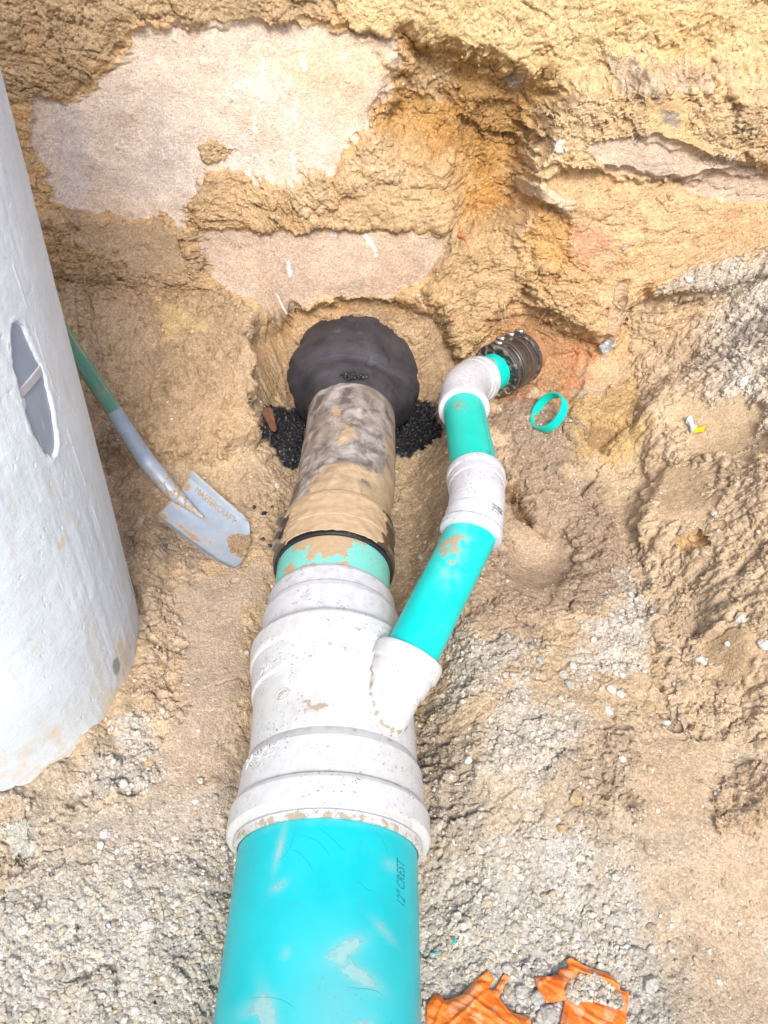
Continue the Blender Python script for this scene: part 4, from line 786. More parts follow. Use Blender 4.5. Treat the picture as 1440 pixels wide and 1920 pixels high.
def d_clay(S, T, P):
    x = P[..., 0] - AX[0] - axx(P[..., 1]); y = P[..., 1]; n = fbm(x + 3, y, .045, 4, 87)
    d = 1.2 * ss((1.47 - y) / .06) * ss((x + .085) / .05) + .9 * bumpat(x, y, -.01, 1.56, .045, .06) + .8 * bumpat(x, y, -.03, 1.66, .03, .035) + .6 * bumpat(x, y, .03, 1.70, .02, .02) + .35 * bumpat(x, y, -.01, 1.75, .012, .05)
    d += .8 * ss((x - .09) / .02) * ss((1.7 - y) / .1)
    return d * (.75 + 1.1 * n) * (np.cos(T) > -.3)
def disp_clay(S, T):
    x = .125 * np.sin(-T); y = 1.30 + S
    P = np.stack([x + AX[0] + axx(y), y, y], -1)
    return .006 * ss((d_clay(S, T, P) - .3) / .4) * (.7 + fbm(x, y, .03, 3, 9)) + .0012 * fbm(x, y, .05, 3, 11)
clay = lathe('clay_sewer_pipe', (AX[0], 1.30, AX[1]), (AX[0], 1.815, AX[1]), [(0, .110), (0, .1275), (.515, .1280)], M_CLAY, None, 200, .005, dirt=d_clay, disp=disp_clay)
bow(clay, axx); tag(clay, 'old dirty grey clay pipe running into the black collar at the wall', 'pipe')
# 7 black mortar and bitumen collar
t = NT('black bitumen mortar'); x = t.noise(12, 6, .6); x3 = t.noise(120, 5, .65); x4 = t.noise(30, 3, .5)
c = t.mix(t.ramp(x, [(.3, 0.), (.7, 1.)]), (.030, .029, .034), (.075, .071, .083))
t.bump(t.math('ADD', t.math('MULTIPLY', x3, .6), x4), .35, .003); t.b.inputs['Specular IOR Level'].default_value = .35; M_TAR = t.out(c, t.math('ADD', t.math('MULTIPLY', x3, .3), .40))
def disp_tar(S, T):
    a = np.sin(T) * .2; b_ = S + np.cos(T) * .12; g = ss((S - .04) / .09)
    d = -.056 * ss((S - .06) / .07) * ss(np.cos(T) * 1.1) + .016 * g * ss(-np.sin(T) * 1.2) * ss(np.cos(T) + .5)
    return d + .010 * g * fbm(a + 9, b_, .2, 2, 15) + .003 * fbm(a, b_, .06, 3, 18) + .0015 * fbm(a, b_, .015, 3, 16) - .006 * g * ss(fbm(a, b_, .1, 2, 19) / .1 - 1)
def tprof():
    return [(0, .1285), (.010, .1312), (.028, .1345), (.050, .139), (.072, .147), (.092, .160), (.112, .176), (.132, .190), (.16, .199), (.20, .202), (.24, .199), (.30, .190), (.42, .17)]
tar = lathe('bitumen_collar', (-.012, 1.775, .16), (-.006, 2.2, .155), tprof(), M_TAR, None, 200, .006, disp=disp_tar)
tag(tar, 'smooth black bulging bitumen collar sealing the old pipe into the wall', 'pipe collar')
pts_ = []; RS2 = np.random.RandomState(3)
for k in range(26): pts_.append((-.012 + RS2.normal() * .018, 1.79 + RS2.normal() * .006, .16 + .137 + .004 + RS2.uniform(0, .006)))
pts_ = np.array(pts_); stones_mesh('bitumen_lumps', pts_, np.tile([[0, 0, 1.]], (26, 1)), RS2.uniform(.004, .010, 26), np.tile([[.02, .02, .024]], (26, 1)), M_TARC, 2, 44, .1).parent = tar

# 8 branch line
def d_pipeA(S, T, P):
    x, y = P[..., 0], P[..., 1]; n = fbm(x * 1.5, y * 1.5, .03, 4, 97)
    s = S / .30
    return (.95 * bumpat(np.sin(T), s, -.35, .86, .5, .13) + .5 * bumpat(np.sin(T), s, -.1, .72, .35, .15) + .3 * bumpat(np.sin(T), s, .3, .62, .3, .10)) * (.55 + 1.5 * n)
pA = lathe('branch_pipe', A0 - dA * .02, E2a + dA * .03, [(0, .0535), (.34, .0535)], M_TEALB, None, 120, .005, dirt=d_pipeA)
tag(pA, 'thin teal pipe rising from the wye branch to the lower white elbow', 'pipe')
E2b = np.array([.2795, 1.290, .392]); E1a = np.array([.279, 1.610, .345]); E1b = np.array([.345, 1.815, .300]); KC = np.array([.457, 1.945, .282])
dB = nrm(E1a - E2b); dC = nrm(KC - E1b)
pB = empty('branch_pipe'); tag(pB, 'thin teal green pipe between the two white elbows', 'pipe')
def d_pipeB(S, T, P): return .7 * bumpat(np.sin(-T), S, .35, .29, .3, .03) * (.6 + 1.5 * fbm(P[..., 0], P[..., 1], .02, 3, 98)) 
lathe('pipe_barrel', E2b - dB * .03, E1a + dB * .03, [(0, .0535), (.40, .0535)], M_TEAL2, pB, 120, .005, dirt=d_pipeB)
# print on that pipe, running down towards the elbow
def onB(x, y, z):
    s = .055 - x; a = math.radians(22) + y / .0535; up = np.array([0, 0, 1.]); A_ = nrm(up - dB * up.dot(dB)); Rt = np.cross(dB, A_)
    q = E2b + dB * s + (.0536 + z) * (math.cos(a) * A_ + math.sin(a) * Rt); return tuple(q)
wrap_text('printed_text', 'Wes', .021, M_INKG, pB, onB, .0002)
for dth in (38, 62):
    a = math.radians(dth); up = np.array([0, 0, 1.]); A_ = nrm(up - dB * up.dot(dB)); Rt = np.cross(dB, A_)
    ln = np.array([E2b + dB * (.01 + .3 * s_) + .0535 * (math.cos(a) * A_ + math.sin(a) * Rt) for s_ in np.linspace(0, 1, 24)])
    tube('scratch_line', ln, np.full(24, .0005), M_INKG, pB, 6)
pC = lathe('branch_pipe', E1b - dC * .02, KC + dC * .02, [(0, .0535), (.17, .0535)], M_TEAL2, None, 120, .005,
           dirt=lambda S, T, P: .9 * bumpat(T, S, 5.9, .045, .3, .012) + .9 * bumpat(T, S, .1, .05, .3, .012))
tag(pC, 'short teal stub between the upper white elbow and the black clamped coupling', 'pipe')
def elbow(name, a, ca, b, lab, La, Lb, seedn):
    a = np.array(a); b = np.array(b); c = np.array(ca)
    da_ = nrm(c - a); db_ = nrm(b - c); ta = np.linalg.norm(c - a); tb = np.linalg.norm(b - c); k = min(ta, tb) * .75
    P_ = [a + da_ * s_ for s_ in np.linspace(0, ta - k, 14)[:-1]]
    for s_ in np.linspace(0, 1, 22):
        P_.append((c - da_ * k) * (1 - s_) ** 2 + c * 2 * s_ * (1 - s_) + (c + db_ * k) * s_ ** 2)
    P_ += [c + db_ * (k + s_) for s_ in np.linspace(0, tb - k, 14)[1:]]
    P_ = np.array(P_); L = np.concatenate([[0], np.cumsum(np.linalg.norm(np.diff(P_, axis=0), axis=1))]); tot = L[-1]
    prof = [(0, .0537), (.0001, .065), (.003, .067), (.018, .067), (.021, .0655), (.023, .0640), (La, .0632), (La + .004, .0612), (tot - Lb - .004, .0612), (tot - Lb, .0632), (tot - .023, .0640), (tot - .021, .0655), (tot - .018, .067), (tot - .003, .067), (tot - .0001, .065), (tot, .0537)]
    ps = np.array(prof); ss_ = np.unique(np.concatenate([np.linspace(0, tot, 60), ps[:, 0], ps[:, 0] + .0008])); ss_ = ss_[ss_ <= tot]
    PP = np.stack([np.interp(ss_, L, P_[:, k2]) for k2 in range(3)], -1)
    # mid rib
    rr = np.interp(ss_, ps[:, 0], ps[:, 1])
    o = tube(name, PP, rr, M_LAV, None, 120, dirt=lambda S, T, P: .30 * ss((fbm(P[..., 0] * 1.4, P[..., 1] * 1.4, .02, 3, seedn) - .02) / .12) + .35 * (np.exp(-((S - .021) / .002) ** 2) + np.exp(-((S - tot + .021) / .002) ** 2)))
    # inner sockets so that no gap shows
    tag(o, lab, 'pipe fitting'); return o
el2 = elbow('elbow_fitting', E2a - dA * .008, [.2725, 1.185, .408], E2b + dB * .012, 'lower white elbow with a printed label between the two thin teal pipes', .05, .05, 107)
el1 = elbow('elbow_fitting', E1a - dB * .004, [.285, 1.742, .334], E1b + dC * .0, 'upper white elbow turning the thin pipe towards the black coupling', .045, .045, 117)
# printed block on the lower elbow: rules, ticks and short lines of type
axm = nrm(np.array([.2795, 1.290, .392]) - np.array([.2725, 1.185, .408])); 
dq = nrm(np.array([.2725, 1.185, .408]) - E2a)
def onE(x, y, z):
    up = np.array([0, 0, 1.]); A_ = nrm(up - dq * up.dot(dq)); Rt = np.cross(dq, A_); a = math.radians(28) + x / .061
    return tuple(np.array(E2a) + dq * (.047 + y) + (.0620 + z) * (math.cos(a) * A_ + math.sin(a) * Rt))
wrap_text('printed_label', 'PVC SDR 26\nASTM D3034\n45  4 x 4', .0062, M_INK, el2, onE, .0002)
M_PEN = NT('purple marker').out((.02, .015, .12), .6)
up = np.array([0, 0, 1.]); A_ = nrm(up - dB * up.dot(dB)); Rt = np.cross(dB, A_)
tube('marker_line', np.array([E1a + dB * (.026 + s_) + .0617 * (A_ * math.cos(-.06) + Rt * math.sin(-.06)) for s_ in np.linspace(0, .018, 6)]), np.array([.0008, .0013, .0014, .0014, .0013, .0008]), M_PEN, el1, 8)
# 9 black clamped coupling
K0 = KC - dC * .100; K1 = KC + dC * .044
kc = empty('rubber_coupling'); tag(kc, 'black rubber coupling with steel clamp bands on the small pipe by the wall', 'coupling')
dK = lambda S, T, P: .40 * ss((fbm(P[..., 0], P[..., 2], .015, 3, 127) - .05) / .1) + .25 * ss(-np.cos(T))
lathe('rubber_sleeve', K0, K1, [(0, .0537), (.0, .073), (.004, .0775), (.022, .0775), (.024, .0755), (.12, .0755), (.122, .0775), (.140, .0775), (.144, .074)], M_RUB, kc, 140, .004, dirt=dK)
lathe('shear_band', K0, K1, [(.030, .0755), (.0305, .0780), (.114, .0780), (.1145, .0755)], M_BAND, kc, 140, .004, dirt=dK, disp=lambda S, T: .0007 * np.sin(S * 420))
up = np.array([0, 0, 1.]); A_ = nrm(up - dC * up.dot(dC)); Rt = np.cross(dC, A_)
for s_, rr, an in ((.007, .0786, 4), (.042, .0790, 14), (.088, .0790, 12), (.126, .0786, 6)):
    cl_ = lathe('hose_clamp', K0 + dC * s_, K0 + dC * (s_ + .0125), [(0, .0765), (0, rr), (.0125, rr), (.0125, .0765)], M_BAND2, kc, 140, .003, dirt=dK,
          disp=lambda S, T: .0005 * np.sign(np.sin(T * 95)))
    a = math.radians(-an - 8); nn_ = A_ * math.cos(a) + Rt * math.sin(a); tt_ = -A_ * math.sin(a) + Rt * math.cos(a)
    c_ = K0 + dC * (s_ + .006) + nn_ * (rr + .005)
    tube('clamp_screw', np.array([c_ - tt_ * .014, c_ - tt_ * .0139, c_ - tt_ * .006, c_ + tt_ * .013, c_ + tt_ * .0131]), np.array([.0005, .0052, .0060, .0060, .0005]), M_STEEL, cl_, 20)
t = NT('terracotta pipe'); x = t.noise(60, 5); c = t.mix(x, tuple(lin((150, 96, 62)) * K), tuple(lin((196, 150, 108)) * K)); t.bump(x, .4, .002); M_TERR = t.out(c, .8)
o = lathe('terracotta_pipe', K1 - dC * .02, K1 + dC * .05, [(0, .05), (0, .060), (.07, .061)], M_TERR, None, 90, .01, disp=lambda S, T: .003 * fbm(T * .05, S, .04, 3, 5))
tag(o, 'old reddish clay pipe end coming out of the wall behind the black coupling', 'pipe')
# 10 teal off-cut ring
C2W = MW
nfr = nrm(C2W @ nrm(np.array([-.80, .42, .0]) + np.array([.0, .0, 1.0]) * .55)); _a, _b, _c = at(*SPOT['ring']); ctr = _a + _b * .050 + np.array([-.024, -.045, .0])
o = lathe('pipe_ring', ctr, ctr - nfr * .026, [(0, .0535), (0, .059), (.026, .059), (.026, .0535), (0, .0535)], M_TEAL2, None, 96, .004, dirt=lambda S, T, P: .5 * ss((fbm(P[..., 0], P[..., 2], .02, 3, 137) - .02) / .1) * ss((.2 - P[..., 2]) / .02))
tag(o, 'cut off teal pipe ring standing tilted in the dirt below the black coupling', 'pipe ring')

# ------------------------------------------------------------------ 11 manhole
t = NT('pale concrete'); a1 = t.noise(5, 6, .6); a2 = t.noise(60, 6, .7); a3 = t.noise(300, 3, .6); 
mp = t.n('ShaderNodeMapping'); mp.inputs['Scale'].default_value = (9, 9, 1.6); t.l(t.tc(), mp.inputs[0]); a4 = t.noise(3, 5, .65, mp.outputs[0], .5)
c = t.mix(t.ramp(a1, [(.35, 0.), (.65, 1.)]), tuple(lin((212, 218, 224)) * .96), tuple(lin((228, 234, 240)) * .96))
c = t.mix(t.math('MULTIPLY', t.ramp(a4, [(.52, 0.), (.72, 1.)]), .55), c, tuple(lin((214, 200, 176)) * K))
c = t.mix(t.ramp(a2, [(.28, .45), (.40, 0.)]), c, tuple(lin((170, 172, 172)) * K))
c = t.mix(t.ramp(a3, [(.25, .5), (.33, 0.)]), c, tuple(lin((120, 120, 118)) * K))
dd_ = t.attr('dirt'); c = t.mix(t.math('MULTIPLY', t.ramp(t.math('ADD', dd_, t.math('MULTIPLY', t.math('SUBTRACT', a2, .5), .8)), [(.3, 0.), (.6, 1.)]), .8), c, tuple(lin((216, 198, 168)) * K))
dg = t.attr('wet'); c = t.mix(t.math('MULTIPLY', t.ramp(t.math('ADD', dg, t.math('MULTIPLY', t.math('SUBTRACT', a2, .5), .8)), [(.35, 0.), (.6, 1.)]), .9), c, tuple(lin((140, 142, 136)) * K))
t.bump(t.math('ADD', t.math('MULTIPLY', a2, 1.), t.math('MULTIPLY', a3, .4)), .55, .003); M_CONC = t.out(c, .8)
man = empty('concrete_manhole'); tag(man, 'pale concrete manhole barrel at the left edge with a pointed slot', 'manhole')
MC = (-.872, .993); MR = .40
tha = np.concatenate([np.linspace(-.60, .62, 420), np.linspace(.62, 2 * np.pi - .60, 110)[1:-1]]); zz = np.concatenate([np.linspace(-.15, 1.35, 520), np.linspace(1.35, 1.95, 60)[1:]])
TH, ZZ = np.meshgrid(tha, zz)
thw = (TH + np.pi) % (2 * np.pi) - np.pi
rr = MR + .0018 * fbm(TH * MR, ZZ * .35, .12, 4, 201) + .0008 * fbm(TH * MR, ZZ, .03, 3, 202) + .0009 * fbm(TH * MR, ZZ * .12, .02, 2, 203) * ss((fbm(TH * MR, ZZ * .3, .2, 2, 204)) / .2)
LP = [(a * MR, b) for a, b in LENS]
dl = polydist(thw * MR + .003 * fbm(TH, ZZ, .02, 3, 205), ZZ, LP)
rr = rr - .007 * ss(dl / .003 + .5) + .002 * np.exp(-((dl + .006) / .004) ** 2) * (.4 + fbm(TH * MR, ZZ, .03, 3, 206))
f1, f2, cc_ = worley(TH * MR, ZZ, .035, 207); rr = rr - .0016 * (f1 < .06) * (cc_ > .6)
seam = np.exp(-((thw - (-.05 + .16 * (.9 - ZZ))) / .006) ** 2); rr += .0009 * seam * (fbm(TH * MR, ZZ, .06, 3, 209) > -.05)
vv = np.stack([MC[0] + rr * np.cos(TH), MC[1] + rr * np.sin(TH), ZZ], -1)
dirt = .85 * ss((.42 - ZZ) / .42) * (.55 + 1. * fbm(TH * MR, ZZ * .6, .08, 4, 208)) + .6 * bumpat(thw * MR, ZZ, -.11, .565, .02, .022) 
wet = 1.0 * bumpat(thw * MR, ZZ, -.075, .14, .016, .030) + .8 * bumpat(thw * MR, ZZ, .115, .17, .006, .05)
top0 = np.stack([MC[0] + (MR - .09) * np.cos(tha), MC[1] + (MR - .09) * np.sin(tha), np.full_like(tha, 1.95)], -1); top1 = top0.copy(); top1[:, 2] = 0
nv = vv.shape[0] + 2; allv = np.concatenate([vv, top0[None], top1[None]], 0)
pad = lambda a: np.concatenate([a.ravel(), np.zeros(2 * len(tha))])
mesh_obj('manhole_barrel', allv.reshape(-1, 3), grid_faces(nv, len(tha), True), M_CONC, man, True, {'dirt': pad(np.clip(dirt, 0, 1)), 'wet': pad(np.clip(wet, 0, 1))})
# rubber/plastic liner seen in the slot
t = NT('grey plastic liner'); a1 = t.noise(14, 4); a2 = t.noise(150, 5, .7); c = t.mix(a1, tuple(lin((140, 150, 166)) * K), tuple(lin((168, 178, 194)) * K))
mp = t.n('ShaderNodeMapping'); mp.inputs['Scale'].default_value = (60, 60, 5); t.l(t.tc(), mp.inputs[0]); s1 = t.noise(3, 3, .6, mp.outputs[0])
c = t.mix(t.ramp(s1, [(.66, 0.), (.70, .8)]), c, tuple(lin((220, 226, 232)) * K)); t.bump(a2, .15, .001); M_LIN = t.out(c, .35)
def cylpatch(name, t0, t1, z0, z1, R0, mat, parent, thick=.004, nt_=24, nz=10, f=None):
    tt, z_ = np.meshgrid(np.linspace(t0, t1, nt_), np.linspace(z0, z1, nz)); R_ = np.full_like(tt, R0)
    if f is not None: R_ = R_ + f(tt, z_)
    o_ = np.stack([MC[0] + R_ * np.cos(tt), MC[1] + R_ * np.sin(tt), z_], -1); i_ = np.stack([MC[0] + (R_ - thick) * np.cos(tt), MC[1] + (R_ - thick) * np.sin(tt), z_], -1)
    V_ = np.concatenate([o_, i_]).reshape(-1, 3); g1 = grid_faces(nz, nt_); n_ = nt_ * nz
    e = []
    ring = [(0, j) for j in range(nt_)] + [(i, nt_ - 1) for i in range(1, nz)] + [(nz - 1, j) for j in range(nt_ - 2, -1, -1)] + [(i, 0) for i in range(nz - 2, 0, -1)]
    for k in range(len(ring)):
        p_, q_ = ring[k], ring[(k + 1) % len(ring)]; a_ = p_[0] * nt_ + p_[1]; b_ = q_[0] * nt_ + q_[1]; e.append((b_, a_, a_ + n_, b_ + n_))
    return mesh_obj(name, V_, np.concatenate([g1, g1[:, ::-1] + n_, np.array(e)]), mat, parent, True)
cylpatch('slot_liner', -.30, -.02, .68, 1.0, MR - .0045, M_LIN, man)
cylpatch('liner_seam', -.28, -.04, .852, .868, MR - .0022, plastic_mat('seam strip', lin((186, 182, 186)) * K, .5, speck=.5), man, .006)
# mortar blob at the slot's edge
v3, f3 = ICO[3]; bl = v3 * np.array([.010, .012, .022]) * (1 + .15 * fbm(v3[:, 0] * .1 + 3, v3[:, 1] * .1 + v3[:, 2] * .07, .05, 3, 3))[:, None]
tb_ = -.232; bl = bl + np.array([MC[0] + (MR - .012) * math.cos(tb_), MC[1] + (MR - .012) * math.sin(tb_), .845])
mesh_obj('mortar_blob', bl, f3, M_CONC, man, True)

# ------------------------------------------------------------------ 12 shovel
shv = empty('shovel'); tag(shv, 'square mouthed steel shovel with green handle leaning behind the concrete manhole', 'shovel')
t = NT('blue grey shovel steel'); a1 = t.noise(16, 5); a2 = t.noise(140, 5, .7); c = t.mix(t.ramp(a1, [(.3, 0.), (.7, 1.)]), tuple(lin((142, 162, 184)) * K), tuple(lin((170, 188, 208)) * K))
da = t.attr('dirt'); d = t.math('ADD', da, t.math('MULTIPLY', t.math('SUBTRACT', a2, .5), .9)); dm = t.math('MULTIPLY', t.ramp(d, [(.48, 0.), (.55, 1.)]), t.ramp(da, [(.02, 0.), (.1, 1.)]))
sc_ = t.noise(45, 8, .8); c = t.mix(t.ramp(sc_, [(.5, 0.), (.66, .75)]), c, tuple(lin((176, 170, 160)) * K)); c = t.mix(t.ramp(sc_, [(.30, .6), (.42, 0.)]), c, tuple(lin((110, 122, 140)) * K))
fl = t.ramp(da, [(.0, 0.), (.5, .8)]); c = t.mix(t.math('MULTIPLY', fl, .7), c, tuple(lin((190, 180, 164)) * K)); c = t.mix(dm, c, t.mix(a2, tuple(np.array(SOILC) * .6), tuple(np.array(SOILC) * 1.1)))
t.bump(t.math('ADD', dm, t.math('MULTIPLY', a2, .3)), .4, .0015); M_BLADE = t.out(c, t.math('ADD', .5, t.math('MULTIPLY', dm, .4)), .2)
cA = np.array([-.438, 1.548, .118]); cB = np.array([-.508, 1.385, .105]); cC = np.array([-.278, 1.238, .066]); cD = np.array([-.252, 1.418, .062])
ns, nt2 = 90, 70; S, T = np.meshgrid(np.linspace(0, 1, ns), np.linspace(-1, 1, nt2), indexing='ij')       # s: neck -> mouth, t: B side(-1) -> A side(+1)
Lm = 1 - .10 * np.abs(T) ** 3 * ss((S - .5) / .5)          # rounded mouth
S2 = S * Lm; Wd = T * (1 - .06 * ss((S - .8) / .2))
a = (1 + Wd) / 2
base = (cB[None, None] * (1 - a)[..., None] + cA * a[..., None]) * (1 - S2)[..., None] + (cC * (1 - a)[..., None] + cD * a[..., None]) * S2[..., None]
bn = nrm(np.cross(cC - cB, cA - cB)); bn = bn if bn[2] > 0 else -bn
hgt = .020 * ss((np.abs(T) - .78) / .22) * (1 - .6 * S) + .010 * T ** 2 - .006
hgt += .010 * np.exp(-(T / .16) ** 2) * (1 - ss(S / .62)) - .012 * S * (1 - S) * 2
top = base + bn * hgt[..., None]; bot = top - bn * .0022
n_ = ns * nt2; g1 = grid_faces(ns, nt2); e = []
ring = [(0, j) for j in range(nt2)] + [(i, nt2 - 1) for i in range(1, ns)] + [(ns - 1, j) for j in range(nt2 - 2, -1, -1)] + [(i, 0) for i in range(ns - 2, 0, -1)]
for k in range(len(ring)):
    p_, q_ = ring[k], ring[(k + 1) % len(ring)]; a_ = p_[0] * nt2 + p_[1]; b_ = q_[0] * nt2 + q_[1]; e.append((a_, b_, b_ + n_, a_ + n_))
dt = .95 * ss((S - .80 + .10 * np.sin(T * 5 + 1) - .13 * T) / .05) * ss((T + .45) / .3) + .9 * bumpat(S, T, .42, -.66, .12, .09) + .6 * bumpat(S, T, .60, -.45, .03, .06) + .5 * bumpat(S, T, .25, -.62, .06, .07) + .7 * bumpat(S, T, .06, -.72, .07, .12) \
    + .7 * bumpat(S, T, .05, .55, .05, .2) + .35 * bumpat(S, T, .5, .70, .4, .05) + .25 * np.exp(-(T / .25) ** 2) * (1 - ss(S / .7)) + .45 * (np.abs(T) > .965) + .5 * (S < .02) + .05 + .28 * ss((fbm(S * .28, T * .09, .025, 5, 401) - .1) / .2)
dt = np.concatenate([dt.ravel(), dt.ravel() * 0 + .3])
mesh_obj('shovel_blade', np.concatenate([top.reshape(-1, 3), bot.reshape(-1, 3)]), np.concatenate([g1, g1[:, ::-1] + n_, np.array(e)]), M_BLADE, shv, True, {'dirt': np.clip(dt, 0, 1)})
def onblade(x, y, z):       # lettering along the raised side
    s_ = .14 + x / .285; t_ = .60 - y / .085 * -1
    i = int(np.clip(s_, 0, .999) * (ns - 1)); j = int(np.clip((t_ + 1) / 2, 0, .999) * (nt2 - 1)); fs = np.clip(s_, 0, .999) * (ns - 1) - i; ft = np.clip((t_ + 1) / 2, 0, .999) * (nt2 - 1) - j
    q = top[i, j] * (1 - fs) * (1 - ft) + top[i + 1, j] * fs * (1 - ft) + top[i, j + 1] * (1 - fs) * ft + top[i + 1, j + 1] * fs * ft
    return tuple(q + bn * (.0006 + z))
M_MUDL = NT('dried mud in lettering').out(tuple(np.array(SOILC) * .75), .95)
wrap_text('stamped_lettering', 'MASTERCRAFT', .026, M_MUDL, shv, onblade, .0004)
# lump of soil left in the mouth
msk = (dt[:n_].reshape(ns, nt2) > .55) & (S > .6)
p_ = top[msk]; kk = RS.choice(len(p_), 260); rr = RS.uniform(.0015, .0045, 260)
tag(stones_mesh('soil_on_blade', p_[kk] + bn * .002, np.tile(bn, (260, 1)), rr, np.tile(np.array(SOILC) * .85, (260, 1)) * RS.uniform(.8, 1.15, (260, 1)), MSOIL, 1, 55, .2), 'crumbly soil left on the mouth of the shovel blade', None, None, 'stuff')
neck0 = (cA * .52 + cB * .48) * 1.; s1_ = np.array([-.547, 1.523, .185]); s2_ = np.array([-.612, 1.541, .335]); hd = nrm(s2_ - s1_)
blade_in = (neck0 * .55 + (cC * .5 + cD * .5) * .45) + bn * .002
path = [blade_in, neck0 * .8 + (cC * .5 + cD * .5) * .2 + bn * .004, neck0 + bn * .010, (neck0 + s1_) / 2 + bn * .004, s1_, s1_ + (s2_ - s1_) * .5, s2_]
def spl(path, n):
    path = np.array(path); out_ = []
    P_ = np.vstack([2 * path[0] - path[1], path, 2 * path[-1] - path[-2]])
    for k in range(len(path) - 1):
        p0, p1, p2, p3 = P_[k:k + 4]
        for q_ in np.linspace(0, 1, n, endpoint=False): out_.append(.5 * ((2 * p1) + (-p0 + p2) * q_ + (2 * p0 - 5 * p1 + 4 * p2 - p3) * q_ ** 2 + (-p0 + 3 * p1 - 3 * p2 + p3) * q_ ** 3))
    out_.append(path[-1]); return np.array(out_)
sp_ = spl(path, 10); rads = np.interp(np.linspace(0, 6, len(sp_)), [0, 1, 2, 3, 4, 5, 6], [.001, .012, .021, .0245, .0235, .0215, .0205])
tube('shovel_socket', sp_, rads, M_BLADE, shv, 40, dirt=lambda S, T, P: .50 * ss((.21 - P[..., 2]) / .06) * (.8 + fbm(P[..., 0], P[..., 1], .02, 3, 77)) + .22 * (fbm(P[..., 0] * 2, P[..., 2], .02, 3, 78) > .1))
M_GREEN = plastic_mat('green fibreglass', lin((96, 156, 136)) * .8, .35, speck=.7, vary=.15)
hend = s2_ + hd * .78
hp = np.array([s2_ - hd * .03 + (hend - s2_ + hd * .03) * q_ for q_ in np.linspace(0, 1, 40)])
tube('shovel_handle', np.vstack([hp, hp[-1:] + hd * .001]), np.concatenate([np.full(39, .0205), [.0195, .0005]]), M_GREEN, shv, 40, dirt=lambda S, T, P: .5 * (np.abs(np.sin(T * 1.5 + .4)) < .16) * 1. + .3 * ss((fbm(S, T * .03, .03, 3, 5)) / .1))

